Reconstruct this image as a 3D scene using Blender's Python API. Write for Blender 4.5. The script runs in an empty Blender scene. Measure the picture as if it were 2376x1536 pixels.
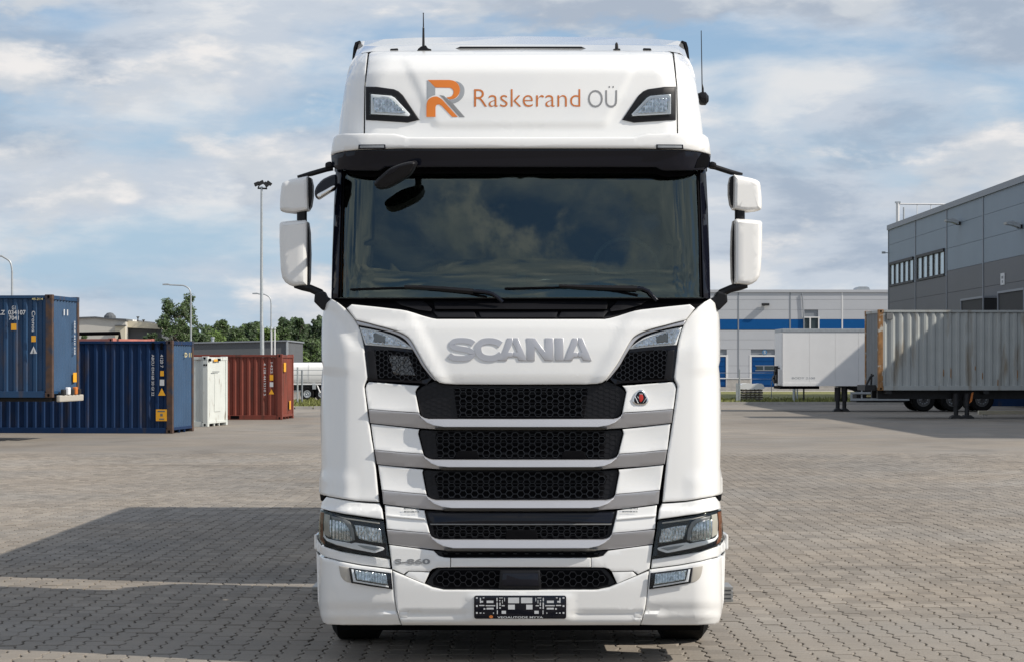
import bpy, bmesh, math, random
from mathutils import Vector, Matrix
import numpy as np
R = math.radians
random.seed(7)
sc = bpy.context.scene
C = sc.collection

# ---------------------------------------------------------------- camera
F, CX, HY, EYE = 5152.0, 1188.0, 846.0, 1.9      # focal length and horizon in photo pixels, eye height in metres
cam_d = bpy.data.cameras.new('camera')
cam = bpy.data.objects.new('camera', cam_d); C.objects.link(cam)
cam.location = (0, 0, EYE); cam.rotation_euler = (R(90), 0, 0)
cam_d.sensor_width = 36; cam_d.lens = 36 * F / 2376
cam_d.shift_y = (HY - 768) / 2376
cam_d.clip_end = 3000
sc.camera = cam

# ---------------------------------------------------------------- sky, sun, exposure
SUN_EL, SUN_AZ = R(40), R(16.5)                     # azimuth measured from +x towards the camera
sun_to = Vector((math.cos(SUN_EL) * math.cos(SUN_AZ), -math.cos(SUN_EL) * math.sin(SUN_AZ), math.sin(SUN_EL)))
sd = bpy.data.lights.new('sun', 'SUN'); sd.energy = 4.35; sd.angle = R(0.55); sd.color = (1.0, 0.93, 0.83)
so = bpy.data.objects.new('sun', sd); C.objects.link(so)
so.rotation_euler = sun_to.to_track_quat('Z', 'Y').to_euler(); so.location = (30, -10, 40)

world = bpy.data.worlds.new('World'); sc.world = world; world.use_nodes = True
nt = world.node_tree; nt.nodes.clear()
def N(t, k, **kw):
    n = t.nodes.new(k)
    for a, v in kw.items(): setattr(n, a, v)
    return n
out = N(nt, 'ShaderNodeOutputWorld'); bg = N(nt, 'ShaderNodeBackground'); bg.inputs['Strength'].default_value = 0.1
sky = N(nt, 'ShaderNodeTexSky', sky_type='NISHITA', sun_disc=False, sun_elevation=SUN_EL, sun_rotation=R(90) + SUN_AZ,
        air_density=1.0, dust_density=0.6, ozone_density=2.0)
tc = N(nt, 'ShaderNodeTexCoord')
def VM(op, a, b):
    n = N(nt, 'ShaderNodeVectorMath', operation=op); nt.links.new(a, n.inputs[0])
    n.inputs[1].default_value = b; return n.outputs[0]
def MA(op, a, b=None, clamp=False):
    n = N(nt, 'ShaderNodeMath', operation=op, use_clamp=clamp)
    for i, s in enumerate((a, b)):
        if s is None: continue
        if isinstance(s, (int, float)): n.inputs[i].default_value = s
        else: nt.links.new(s, n.inputs[i])
    return n.outputs[0]
def NZ(vec, scale, detail, rough=0.5, dist=0.0):
    n = N(nt, 'ShaderNodeTexNoise'); n.inputs['Scale'].default_value = scale; n.inputs['Detail'].default_value = detail
    n.inputs['Roughness'].default_value = rough; n.inputs['Distortion'].default_value = dist
    nt.links.new(vec, n.inputs['Vector']); return n.outputs['Fac']
def RAMP(f, pts):
    n = N(nt, 'ShaderNodeValToRGB'); n.color_ramp.interpolation = 'EASE'
    while len(n.color_ramp.elements) < len(pts): n.color_ramp.elements.new(0.5)
    for e, (p, c) in zip(n.color_ramp.elements, pts): e.position = p; e.color = (c, c, c, 1) if isinstance(c, (int, float)) else (*c, 1)
    nt.links.new(f, n.inputs[0]); return n.outputs[0]
def MIX(f, a, b):
    n = N(nt, 'ShaderNodeMix', data_type='RGBA')
    nt.links.new(f, n.inputs[0])
    for i, s in ((6, a), (7, b)):
        if isinstance(s, tuple): n.inputs[i].default_value = (*s, 1)
        else: nt.links.new(s, n.inputs[i])
    return n.outputs[2]
dirv = VM('MULTIPLY', tc.outputs['Generated'], (1, 1, 2.6))
d1 = VM('ADD', dirv, (3.13, 1.71, 0.42))
# high veil of grey cloud with blue gaps
veil_n = NZ(VM('MULTIPLY', VM('ADD', tc.outputs['Generated'], (6.4, 2.2, 5.1)), (1, 1, 3.4)), 6.0, 7, .54, .3)
veil = RAMP(veil_n, [(0.36, 0.05), (0.58, 1.0)])
veil_c = RAMP(NZ(VM('ADD', VM('MULTIPLY', tc.outputs['Generated'], (1, 1, 3.2)), (1.3, 7.2, 2.2)), 9.0, 9, .60, .2), [(0.36, (3.7, 4.4, 5.4)), (0.51, (5.4, 5.95, 6.7)), (0.64, (7.1, 7.25, 7.45))])
skyc = VM('MULTIPLY', sky.outputs['Color'], (.86, .98, 1.12))
sep = N(nt, 'ShaderNodeSeparateXYZ'); nt.links.new(tc.outputs['Generated'], sep.inputs[0])
low = RAMP(sep.outputs[2], [(0.0, 0.9), (0.24, 0.0)])             # the pale air near the horizon
skyc = MIX(low, skyc, (3.7, 5.2, 6.8))
base = MIX(veil, skyc, veil_c)
# heaped clouds with lit tops and flat grey bases
big = NZ(d1, 4.5, 2, .5)
n_here = NZ(d1, 8.5, 10, .56, .10)
n_up = NZ(VM('ADD', d1, (0.012, 0, 0.036)), 8.5, 10, .56, .10)
cover = MA('ADD', MA('MULTIPLY', n_here, .72), MA('MULTIPLY', big, .36))
mask = RAMP(cover, [(0.528, 0.0), (0.602, 1.0)])
lit = RAMP(MA('ADD', MA('MULTIPLY', MA('SUBTRACT', n_here, n_up), 2.6), 0.5), [(0.18, (3.9, 4.5, 5.4)), (0.50, (5.6, 6.0, 6.5)), (0.88, (8.1, 7.9, 7.8))])
col = MIX(mask, base, lit)
nt.links.new(col, bg.inputs['Color']); nt.links.new(bg.outputs[0], out.inputs[0])

sc.view_settings.view_transform = 'Standard'; sc.view_settings.look = 'None'
sc.view_settings.exposure = 0.10; sc.view_settings.gamma = 1.0; sc.view_settings.use_curve_mapping = False
sc.render.engine = 'CYCLES'; sc.cycles.use_denoising = True
sc.cycles.max_bounces = 6; sc.cycles.transparent_max_bounces = 12
sc.cycles.sample_clamp_indirect = 6

# ---------------------------------------------------------------- materials
def mat(name, col, rough=.5, metal=0.0, var=0.0, vscale=6.0, bump=0.0, bscale=60.0, coat=0.0, spec=None, island=0.0, dirt=None, dscale=2.0, dthr=(.55, .7), dstretch=None):
    m = bpy.data.materials.new(name); m.use_nodes = True
    t = m.node_tree; b = t.nodes['Principled BSDF']
    b.inputs['Base Color'].default_value = (*col, 1); b.inputs['Roughness'].default_value = rough
    b.inputs['Metallic'].default_value = metal
    if coat: b.inputs['Coat Weight'].default_value = coat; b.inputs['Coat Roughness'].default_value = 0.04
    if spec is not None: b.inputs['Specular IOR Level'].default_value = spec
    co = N(t, 'ShaderNodeTexCoord')
    def noise(sc_, det=5, stretch=None):
        n = N(t, 'ShaderNodeTexNoise'); n.inputs['Scale'].default_value = sc_; n.inputs['Detail'].default_value = det; src = co.outputs['Object']
        if stretch:
            v = N(t, 'ShaderNodeVectorMath', operation='MULTIPLY'); t.links.new(src, v.inputs[0]); v.inputs[1].default_value = stretch; src = v.outputs[0]
        t.links.new(src, n.inputs['Vector']); return n.outputs['Fac']
    cur = None
    def vary(fac, lo, hi):
        nonlocal cur
        mr = N(t, 'ShaderNodeMapRange'); mr.inputs[1].default_value = .25 if fac.name == 'Fac' else 0; mr.inputs[2].default_value = .75 if fac.name == 'Fac' else 1
        mr.inputs[3].default_value = lo; mr.inputs[4].default_value = hi
        t.links.new(fac, mr.inputs[0])
        vm = N(t, 'ShaderNodeVectorMath', operation='SCALE')
        if cur is None: vm.inputs[0].default_value = col
        else: t.links.new(cur, vm.inputs[0])
        t.links.new(mr.outputs[0], vm.inputs['Scale']); cur = vm.outputs[0]
    if var: vary(noise(vscale), 1 - var, 1 + var)
    if island:
        g = N(t, 'ShaderNodeNewGeometry'); vary(g.outputs['Random Per Island'], 1 - island, 1 + island)
    if dirt:
        r = N(t, 'ShaderNodeMapRange'); r.inputs[1].default_value = dthr[0]; r.inputs[2].default_value = dthr[1]
        t.links.new(noise(dscale, 9, dstretch), r.inputs[0])
        mx = N(t, 'ShaderNodeMix', data_type='RGBA'); t.links.new(r.outputs[0], mx.inputs[0])
        if cur is None: mx.inputs[6].default_value = (*col, 1)
        else: t.links.new(cur, mx.inputs[6])
        mx.inputs[7].default_value = (*dirt, 1); cur = mx.outputs[2]
    if cur is not None: t.links.new(cur, b.inputs['Base Color'])
    if bump:
        bp = N(t, 'ShaderNodeBump'); bp.inputs['Strength'].default_value = bump; bp.inputs['Distance'].default_value = .01
        t.links.new(noise(bscale), bp.inputs['Height']); t.links.new(bp.outputs[0], b.inputs['Normal'])
    return m
def glass(name, tint, ior=1.5, rough=0.0, gmix=1.0):
    m = bpy.data.materials.new(name); m.use_nodes = True; t = m.node_tree; t.nodes.clear()
    o = N(t, 'ShaderNodeOutputMaterial'); mx = N(t, 'ShaderNodeMixShader'); tr = N(t, 'ShaderNodeBsdfTransparent')
    gl = N(t, 'ShaderNodeBsdfGlossy'); fr = N(t, 'ShaderNodeFresnel'); fr.inputs['IOR'].default_value = ior
    tr.inputs['Color'].default_value = (*tint, 1); gl.inputs['Roughness'].default_value = rough
    gl.inputs['Color'].default_value = (gmix * .84, gmix * 1.0, gmix * .94, 1)
    t.links.new(fr.outputs[0], mx.inputs[0]); t.links.new(tr.outputs[0], mx.inputs[1]); t.links.new(gl.outputs[0], mx.inputs[2])
    t.links.new(mx.outputs[0], o.inputs['Surface']); return m
M = {}
M['white'] = mat('white paint', (.82, .82, .805), .32, var=.02, vscale=1.3, coat=1.0)
M['white2'] = mat('white mirror paint', (.81, .805, .785), .36, coat=.3)
M['black'] = mat('black plastic', (.007, .007, .009), .45, bump=.06, bscale=300, spec=.28)
M['matte'] = mat('matte black', (.004, .004, .005), .85, spec=.06)
M['gloss'] = mat('gloss black', (.006, .007, .013), .06, spec=.33)
M['mesh'] = mat('grille plastic', (.010, .011, .014), .3, spec=.4)
M['silver'] = mat('silver paint', (.50, .50, .52), .38, metal=.6, var=.03, vscale=4, coat=.15)
M['silverd'] = mat('silver trim dark', (.20, .195, .185), .38, metal=.6)
M['chrome'] = mat('chrome', (.78, .77, .75), .14, metal=1.0)
M['lampchrome'] = mat('lamp reflector', (.50, .52, .54), .16, metal=.95, var=.45, vscale=50)
M['lampgrey'] = mat('lamp grey plastic', (.22, .22, .215), .35, metal=.2)
M['lampwhite'] = mat('lamp light guide', (.86, .87, .89), .25)
M['amber'] = mat('amber lens', (.19, .065, .03), .2)
M['beige'] = mat('scoop grey', (.45, .42, .37), .45)
M['rubber'] = mat('tyre rubber', (.007, .007, .007), .85, spec=.2, var=.3, vscale=30, bump=.3, bscale=80)
M['steel'] = mat('bare steel', (.16, .16, .165), .45, metal=.8, var=.15)
M['galv'] = mat('galvanised steel', (.42, .45, .47), .45, metal=.35, var=.12, vscale=9)
M['darkmetal'] = mat('chassis black', (.016, .016, .018), .6, var=.3)
M['screen'] = glass('windscreen glass', (.54, .64, .60), 1.85)
M['lens'] = glass('lamp lens', (.97, .98, .985), 1.33)
M['pane'] = mat('window pane', (.05, .07, .08), .04, spec=1.0)
M['panebright'] = mat('pane with painted sky reflection', (.50, .56, .58), .08, spec=1.0)  # bright sky reflection is put into the pane's base colour
M['greyend'] = mat('grey end with painted shade', (.20, .215, .225), .55, var=.12, vscale=1.5)  # darker copy of the container grey, shade of the end wall painted in
M['smoke'] = mat('smoked reflector', (.10, .10, .10), .18, metal=.8, var=.6, vscale=60)
M['cabin'] = mat('cabin lining', (.085, .096, .092), .8)
M['dash'] = mat('dashboard grey', (.17, .19, .18), .65)
M['curtain'] = mat('orange curtain', (.75, .24, .06), .9, var=.2, vscale=20)
M['orange'] = mat('orange print', (.72, .20, .025), .45)
M['brown'] = mat('rust orange print', (.55, .165, .03), .5)
M['grey'] = mat('grey print', (.24, .245, .25), .45)
M['greyl'] = mat('light grey print', (.33, .35, .37), .4)
M['greyd'] = mat('dark grey print', (.13, .145, .155), .45)
M['red'] = mat('red enamel', (.5, .03, .02), .25)
M['rusty'] = mat('rusty post', (.075, .042, .028), .75, var=.35, vscale=5, dirt=(.025, .035, .06), dscale=3, dthr=(.5, .62))
M['bluec'] = mat('blue container paint', (.006, .044, .115), .5, var=.18, vscale=1.2, dirt=(.07, .05, .04), dscale=3.0, dthr=(.56, .78), dstretch=(1, 1, .22))
M['blued'] = mat('navy container paint', (.003, .024, .082), .5, spec=.3, var=.18, vscale=1.0, dirt=(.055, .045, .04), dscale=3.0, dthr=(.58, .80), dstretch=(1, 1, .22))
M['blueend'] = mat('blue end with painted sunlight', (.032, .078, .155), .5, var=.12, vscale=1.5)  # lighter copy of the container blue, sun on the end painted in
M['redc'] = mat('red oxide container paint', (.185, .040, .024), .55, var=.18, vscale=1.3, dirt=(.07, .028, .018), dscale=3.5, dthr=(.54, .74), dstretch=(1, 1, .2))
M['pinkc'] = mat('faded red with painted sunlight', (.42, .15, .12), .7, var=.2, vscale=3)  # faded red, made paler still to paint sunlight on the end
M['whitec'] = mat('dirty white container paint', (.62, .65, .62), .5, var=.06, vscale=2, dirt=(.22, .17, .12), dscale=5, dthr=(.62, .76), dstretch=(1, 1, .4))
M['greyc'] = mat('grey container paint', (.40, .42, .41), .5, var=.08, vscale=1.5, dirt=(.20, .15, .09), dscale=2.6, dthr=(.56, .76), dstretch=(1, 1, .18))
M['rustpost'] = mat('orange rusty post', (.30, .155, .06), .8, var=.4, vscale=5, dirt=(.5, .48, .42), dscale=4, dthr=(.56, .64))
M['yellow'] = mat('yellow sticker', (.78, .38, .02), .5, var=.1, vscale=9)
M['print'] = mat('white print', (.58, .59, .60), .5, var=.1, vscale=15)
M['printy'] = mat('pale yellow print', (.72, .62, .30), .5)
M['trailw'] = mat('white trailer skin', (.83, .83, .825), .4, var=.03, vscale=2)
M['whitet'] = mat('white tank paint', (.85, .85, .84), .55)
M['clad'] = mat('light grey cladding', (.47, .485, .515), .5, var=.03, vscale=.6)
M['cladb'] = mat('blue cladding', (.001, .078, .26), .6, spec=.2, var=.04)
M['doorb'] = mat('blue door paint', (.001, .06, .21), .6, spec=.2, var=.08, vscale=2)
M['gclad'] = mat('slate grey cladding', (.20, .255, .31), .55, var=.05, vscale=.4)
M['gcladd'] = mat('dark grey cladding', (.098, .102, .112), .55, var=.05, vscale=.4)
M['trim'] = mat('grey steel trim', (.22, .24, .27), .5)
M['wtrim'] = mat('white steel trim', (.7, .7, .7), .5)
M['concrete'] = mat('concrete', (.42, .40, .37), .85, var=.15, vscale=3, bump=.3)
M['cream'] = mat('cream wall', (.56, .54, .49), .8, var=.06, vscale=.5)
M['creamy'] = mat('pale yellow wall', (.68, .62, .48), .8)
M['roofg'] = mat('dark grey sheet wall', (.10, .108, .118), .7, var=.08, vscale=.6)
M['bark'] = mat('bark', (.09, .075, .06), .9, var=.3, vscale=8)
M['leafd'] = mat('dark leaves', (.034, .064, .020), .6, island=.55)
M['leafm'] = mat('mid leaves', (.048, .084, .022), .6, island=.55)
M['leafl'] = mat('bright leaves', (.085, .14, .025), .6, island=.5)
M['grass'] = mat('verge turf', (.17, .17, .05), .9, var=.5, vscale=1.2)
M['blade'] = mat('grass blades', (.19, .20, .06), .7, island=.5)
M['dock'] = mat('dock shelter rubber', (.02, .021, .023), .7)
M['path'] = mat('pale concrete path', (.36, .34, .31), .85, var=.1, vscale=.8)

def ground_material(name, joints):
    m = bpy.data.materials.new(name); m.use_nodes = True; t = m.node_tree; b = t.nodes['Principled BSDF']
    b.inputs['Roughness'].default_value = .85
    co = N(t, 'ShaderNodeTexCoord'); g = N(t, 'ShaderNodeNewGeometry')
    def L(a, c): t.links.new(a, c)
    def noise(sc_, det, vec=None, stretch=None):
        n = N(t, 'ShaderNodeTexNoise'); n.inputs['Scale'].default_value = sc_; n.inputs['Detail'].default_value = det
        src = g.outputs['Position']
        if stretch:
            v = N(t, 'ShaderNodeVectorMath', operation='MULTIPLY'); L(src, v.inputs[0]); v.inputs[1].default_value = stretch; src = v.outputs[0]
        L(src, n.inputs['Vector']); return n.outputs['Fac']
    def mr(f, a, b_, c, d):
        n = N(t, 'ShaderNodeMapRange'); L(f, n.inputs[0])
        for i, v in enumerate((a, b_, c, d)): n.inputs[i + 1].default_value = v
        return n.outputs[0]
    def mul(a, b_):
        n = N(t, 'ShaderNodeMath', operation='MULTIPLY'); L(a, n.inputs[0])
        if isinstance(b_, float): n.inputs[1].default_value = b_
        else: L(b_, n.inputs[1])
        return n.outputs[0]
    v1 = mr(noise(.16, 6, stretch=(1, .55, 1)), .3, .7, .78, 1.17)
    v2 = mr(noise(1.1, 5), .3, .7, .90, 1.10)
    v3 = mr(noise(70, 3), .2, .8, .86, 1.14)
    f = mul(mul(v1, v2), v3)
    st = mr(noise(.55, 7, stretch=(1, .5, 1)), .58, .74, 1.0, .70)      # oil and tyre stains
    f = mul(f, st)
    f = mul(f, mr(noise(.5, 8, stretch=(.22, 1.5, 1)), .58, .72, 1.0, .80))      # long scuffs where tyres turn
    rnd = g.outputs['Random Per Island'] if joints else None
    if joints: f = mul(f, mr(rnd, 0, 1, .82, 1.14))
    else:
        sx = N(t, 'ShaderNodeSeparateXYZ'); L(g.outputs['Position'], sx.inputs[0])
        n = N(t, 'ShaderNodeMath', operation='PINGPONG'); L(sx.outputs[0], n.inputs[0]); n.inputs[1].default_value = .07
        ln = mr(n.outputs[0], 0, .016, .72, 1.0)
        w = mr(noise(.9, 4), .35, .6, 0, 1)
        mx0 = N(t, 'ShaderNodeMix'); L(w, mx0.inputs[0]); mx0.inputs[2].default_value = 1.0; L(ln, mx0.inputs[3]); f = mul(f, mx0.outputs[0])
    cm = N(t, 'ShaderNodeMix', data_type='RGBA'); L(mr(noise(.35, 4), .35, .65, 0, 1), cm.inputs[0])
    cm.inputs[6].default_value = (.248, .214, .175, 1); cm.inputs[7].default_value = (.225, .205, .180, 1)
    sc_ = N(t, 'ShaderNodeVectorMath', operation='SCALE'); L(cm.outputs[2], sc_.inputs[0]); L(f, sc_.inputs['Scale'])
    L(sc_.outputs[0], b.inputs['Base Color'])
    bp = N(t, 'ShaderNodeBump'); bp.inputs['Strength'].default_value = .35; bp.inputs['Distance'].default_value = .01
    L(noise(45, 4), bp.inputs['Height']); L(bp.outputs[0], b.inputs['Normal'])
    return m
M['paver'] = ground_material('concrete pavers', True)
M['yard'] = ground_material('paved yard', False)
M['joint'] = mat('joint sand', (.080, .072, .060), .95, var=.5, vscale=3, dirt=(.05, .06, .02), dscale=6, dthr=(.6, .7))

# ---------------------------------------------------------------- helpers
def tag(o, label=None, cat=None, group=None, kind=None):
    for k, v in (('label', label), ('category', cat), ('group', group), ('kind', kind)):
        if v: o[k] = v
    return o
def thing(name, label, cat, loc=(0, 0, 0), rz=0.0, group=None):
    o = bpy.data.objects.new(name, None); C.objects.link(o); o.location = loc; o.rotation_euler = (0, 0, rz)
    o.empty_display_size = .2
    return tag(o, label, cat, group)
def link(name, me, parent=None):
    o = bpy.data.objects.new(name, me); C.objects.link(o)
    if parent is not None: o.parent = parent
    return o
def finish(bm, name, m, parent=None, smooth=None):
    me = bpy.data.meshes.new(name); bm.to_mesh(me); bm.free()
    me.materials.append(M[m] if isinstance(m, str) else m)
    if smooth is not None:
        me.shade_smooth(); me.set_sharp_from_angle(angle=R(smooth))
    return link(name, me, parent)
class MB:
    def __init__(s): s.v = []; s.f = []
    def add(s, vs, fs):
        n = len(s.v); s.v += [tuple(v) for v in vs]; s.f += [tuple(i + n for i in f) for f in fs]; return s
    def box(s, a, b):
        (x0, y0, z0), (x1, y1, z1) = a, b
        return s.add([(x0, y0, z0), (x1, y0, z0), (x1, y1, z0), (x0, y1, z0), (x0, y0, z1), (x1, y0, z1), (x1, y1, z1), (x0, y1, z1)],
                     [(0, 3, 2, 1), (4, 5, 6, 7), (0, 1, 5, 4), (1, 2, 6, 5), (2, 3, 7, 6), (3, 0, 4, 7)])
    def tube(s, pts, r, n=8, cap=True):
        pts = [Vector(p) for p in pts]; rs = r if isinstance(r, (list, tuple)) else [r] * len(pts)
        rings = []; up = None
        for i, p in enumerate(pts):
            d = (pts[min(i + 1, len(pts) - 1)] - pts[max(i - 1, 0)]).normalized()
            if up is None or abs(up.dot(d)) > .95: up = Vector((0, 0, 1)) if abs(d.z) < .9 else Vector((1, 0, 0))
            u = d.cross(up).normalized(); w = d.cross(u).normalized(); up = -w if False else up
            rings.append([p + (u * math.cos(2 * math.pi * k / n) + w * math.sin(2 * math.pi * k / n)) * rs[i] for k in range(n)])
        vs = [v for rg in rings for v in rg]; fs = []
        for i in range(len(pts) - 1):
            for k in range(n):
                fs.append((i * n + k, i * n + (k + 1) % n, (i + 1) * n + (k + 1) % n, (i + 1) * n + k))
        if cap: fs += [tuple(range(n - 1, -1, -1)), tuple((len(pts) - 1) * n + k for k in range(n))]
        return s.add(vs, fs)
    def prism(s, poly, a, b, axis='y'):
        n = len(poly)
        if axis == 'y': vs = [(x, a, z) for x, z in poly] + [(x, b, z) for x, z in poly]
        elif axis == 'x': vs = [(a, y, z) for y, z in poly] + [(b, y, z) for y, z in poly]
        else: vs = [(x, y, a) for x, y in poly] + [(x, y, b) for x, y in poly]
        return s.add(vs, [tuple(range(n)), tuple(range(2 * n - 1, n - 1, -1))] + [(i, (i + 1) % n, n + (i + 1) % n, n + i) for i in range(n)])
    def lathe(s, prof, axis_p, axis='x', n=24):
        # prof: list of (offset along axis, radius)
        ax = Vector(axis_p); vs = []; fs = []
        for o_, r in prof:
            for k in range(n):
                a = 2 * math.pi * k / n; c, sn = math.cos(a) * r, math.sin(a) * r
                vs.append(ax + (Vector((o_, c, sn)) if axis == 'x' else Vector((c, o_, sn)) if axis == 'y' else Vector((c, sn, o_))))
        for i in range(len(prof) - 1):
            for k in range(n): fs.append((i * n + k, i * n + (k + 1) % n, (i + 1) * n + (k + 1) % n, (i + 1) * n + k))
        return s.add(vs, fs)
    def build(s, name, m, parent=None, smooth=None, bevel=0.0, origin=None):
        if origin is not None:
            ox, oy, oz = origin; s.v = [(x - ox, y - oy, z - oz) for x, y, z in s.v]
        me = bpy.data.meshes.new(name); me.from_pydata(s.v, [], s.f)
        bm = bmesh.new(); bm.from_mesh(me); bmesh.ops.recalc_face_normals(bm, faces=bm.faces)
        if bevel: bmesh.ops.bevel(bm, geom=[e for e in bm.edges if len(e.link_faces) == 2 and e.calc_face_angle(0) > .5], offset=bevel, segments=2, affect='EDGES', profile=.6, clamp_overlap=True)
        bm.to_mesh(me); bm.free()
        me.materials.append(M[m] if isinstance(m, str) else m)
        if smooth is not None: me.shade_smooth(); me.set_sharp_from_angle(angle=R(smooth))
        return link(name, me, parent)
def ray(px, py, D): return Vector(((px - CX) * D / F, D, EYE - (py - HY) * D / F))
def gdepth(py): return F * EYE / (py - HY)
def smooth_poly(pts, n=6, closed=False):
    out = []; m = len(pts); rng = range(m if closed else m - 1)
    for i in rng:
        p0 = pts[(i - 1) % m] if closed or i > 0 else pts[0]; p1 = pts[i]; p2 = pts[(i + 1) % m]
        p3 = pts[(i + 2) % m] if closed or i + 2 < m else pts[-1]
        for k in range(n):
            t = k / n
            out.append(tuple(.5 * ((2 * b) + (-a + c) * t + (2 * a - 5 * b + 4 * c - d) * t * t + (-a + 3 * b - 3 * c + d) * t ** 3) for a, b, c, d in zip(p0, p1, p2, p3)))
    if not closed: out.append(tuple(pts[-1]))
    return out
def round_rect(x0, y0, x1, y1, r, n=4):
    o = []
    for cx, cy, a0 in ((x1 - r, y0 + r, -90), (x1 - r, y1 - r, 0), (x0 + r, y1 - r, 90), (x0 + r, y0 + r, 180)):
        for k in range(n + 1):
            a = R(a0 + 90 * k / n); o.append((cx + r * math.cos(a), cy + r * math.sin(a)))
    return o
def text_geo(body, bold=0.0):
    cu = bpy.data.curves.new('t', 'FONT'); cu.body = body; cu.offset = bold; cu.resolution_u = 4
    ob = bpy.data.objects.new('t', cu); me = bpy.data.meshes.new_from_object(ob)
    vs = [(v.co.x, v.co.y) for v in me.vertices]; fs = [tuple(p.vertices) for p in me.polygons]
    bpy.data.objects.remove(ob); bpy.data.curves.remove(cu); bpy.data.meshes.remove(me)
    if not vs: return [], []
    x0 = min(v[0] for v in vs); x1 = max(v[0] for v in vs); y0 = min(v[1] for v in vs); y1 = max(v[1] for v in vs)
    return [((x - x0) / (x1 - x0), (y - y0) / (y1 - y0)) for x, y in vs], fs
def text_plane(name, body, m, parent, o, u, v, w, h, bold=0.0):
    """flat lettering: o = lower left corner, u, v = unit directions, w x h metres"""
    vs, fs = text_geo(body, bold); o, u, v = Vector(o), Vector(u), Vector(v)
    mb = MB(); mb.add([o + u * (a * w) + v * (b * h) for a, b in vs], fs)
    return mb.build(name, m, parent)
# ================================================================ ground
GZ = -0.018
g = MB(); g.add([(-700, -300, GZ), (700, -300, GZ), (700, 1500, GZ), (-700, 1500, GZ)], [(0, 1, 2, 3)])
g.build('ground', 'yard')['kind'] = 'structure'
PW, PL = .14, .24
rng = np.random.default_rng(3)
def in_bed(x, y): return 12.9 < y < 47.5 and abs(x) < .25 * y + 1.2
pave = MB(); pave.add([(-13.5, 12.6, GZ + .005), (13.5, 12.6, GZ + .005), (13.5, 47.6, GZ + .005), (-13.5, 47.6, GZ + .005)], [(0, 1, 2, 3)])
pavement = pave.build('pavement', 'joint'); pavement['kind'] = 'structure'
prof = [(0, 0), (.22, .022), (.50, .026), (.72, .002)]
def paver_outline(gap):
    le = [(a, t * PL) for t, a in prof] + [(0, PL)]
    pts = [(x + gap, min(max(y, gap), PL - gap)) for x, y in le]
    pts2 = [(x + PW - gap, min(max(y, gap), PL - gap)) for x, y in reversed(le)]
    return pts2[::-1] + pts[::-1]        # anticlockwise: right side up, left side down
def paver_mesh(top):
    o1 = paver_outline(.0046); o2 = paver_outline(.0095); n = len(o1)
    vs = [(x, y, -.016) for x, y in o1] + [(x, y, top - .003) for x, y in o1] + [(x, y, top) for x, y in o2]
    fs = [(i, (i + 1) % n, n + (i + 1) % n, n + i) for i in range(n)] + [(n + i, n + (i + 1) % n, 2 * n + (i + 1) % n, 2 * n + i) for i in range(n)]
    fs.append(tuple(2 * n + i for i in range(n)))
    return vs, fs
spots = []
for i in range(-96, 97):
    for j in range(0, 145):
        x, y = i * PW, 12.9 + j * PL + .018 * math.sin(i * 2.1)
        if in_bed(x, y): spots.append((x, y))
def shows(x, y):
    px = CX + (x + .07) * F / (y + .12); py = HY + EYE * F / y
    hidden = 735 < px < 1690 and y < 31
    return 0 < px < 2376 and 860 < py < 1534 and not hidden
vis = sorted([p for p in spots if shows(*p)], key=lambda p: p[1])[:300]
visset = set(vis)
pm = []
for k in range(6):
    vs, fs = paver_mesh([-.001, 0, .001, -.002, .002, 0][k]); me = bpy.data.meshes.new('paver'); me.from_pydata(vs, [], fs); me.materials.append(M['paver']); pm.append(me)
first = None
for k, (x, y) in enumerate(vis):
    o = bpy.data.objects.new('paver', pm[k % 6]) if first is None else first.copy()
    first = first or o
    o.data = pm[int(rng.integers(6))]; o.parent = pavement; o.location = (x, y, float(rng.normal(0, .0012))); o.rotation_euler = (float(rng.normal(0, .006)), float(rng.normal(0, .006)), float(rng.normal(0, .006)))
    C.objects.link(o)
pv, pf = paver_mesh(0); pv = np.array(pv); nvp = len(pv)
rest = np.array([p for p in spots if p not in visset])
off = np.zeros((len(rest), 1, 3)); off[:, 0, :2] = rest; off[:, 0, 2] = rng.normal(0, .0015, len(rest))
cc = pv - np.array([PW / 2, PL / 2, 0]); ang = rng.normal(0, .006, len(rest)); tx = rng.normal(0, .007, (len(rest), 2))
ca, sa = np.cos(ang)[:, None], np.sin(ang)[:, None]
X = cc[None, :, 0] * ca - cc[None, :, 1] * sa; Y = cc[None, :, 0] * sa + cc[None, :, 1] * ca
Z = cc[None, :, 2] + X * tx[:, :1] + Y * tx[:, 1:]
V = np.stack([X + PW / 2, Y + PL / 2, Z], -1) + off
me = bpy.data.meshes.new('paver_bed')
FS = []
for k in range(len(rest)):
    b = k * nvp; FS += [tuple(i + b for i in f) for f in pf]
me.from_pydata(V.reshape(-1, 3).tolist(), [], FS); me.materials.append(M['paver'])
link('paver_bed', me, pavement)['kind'] = 'stuff'

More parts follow.
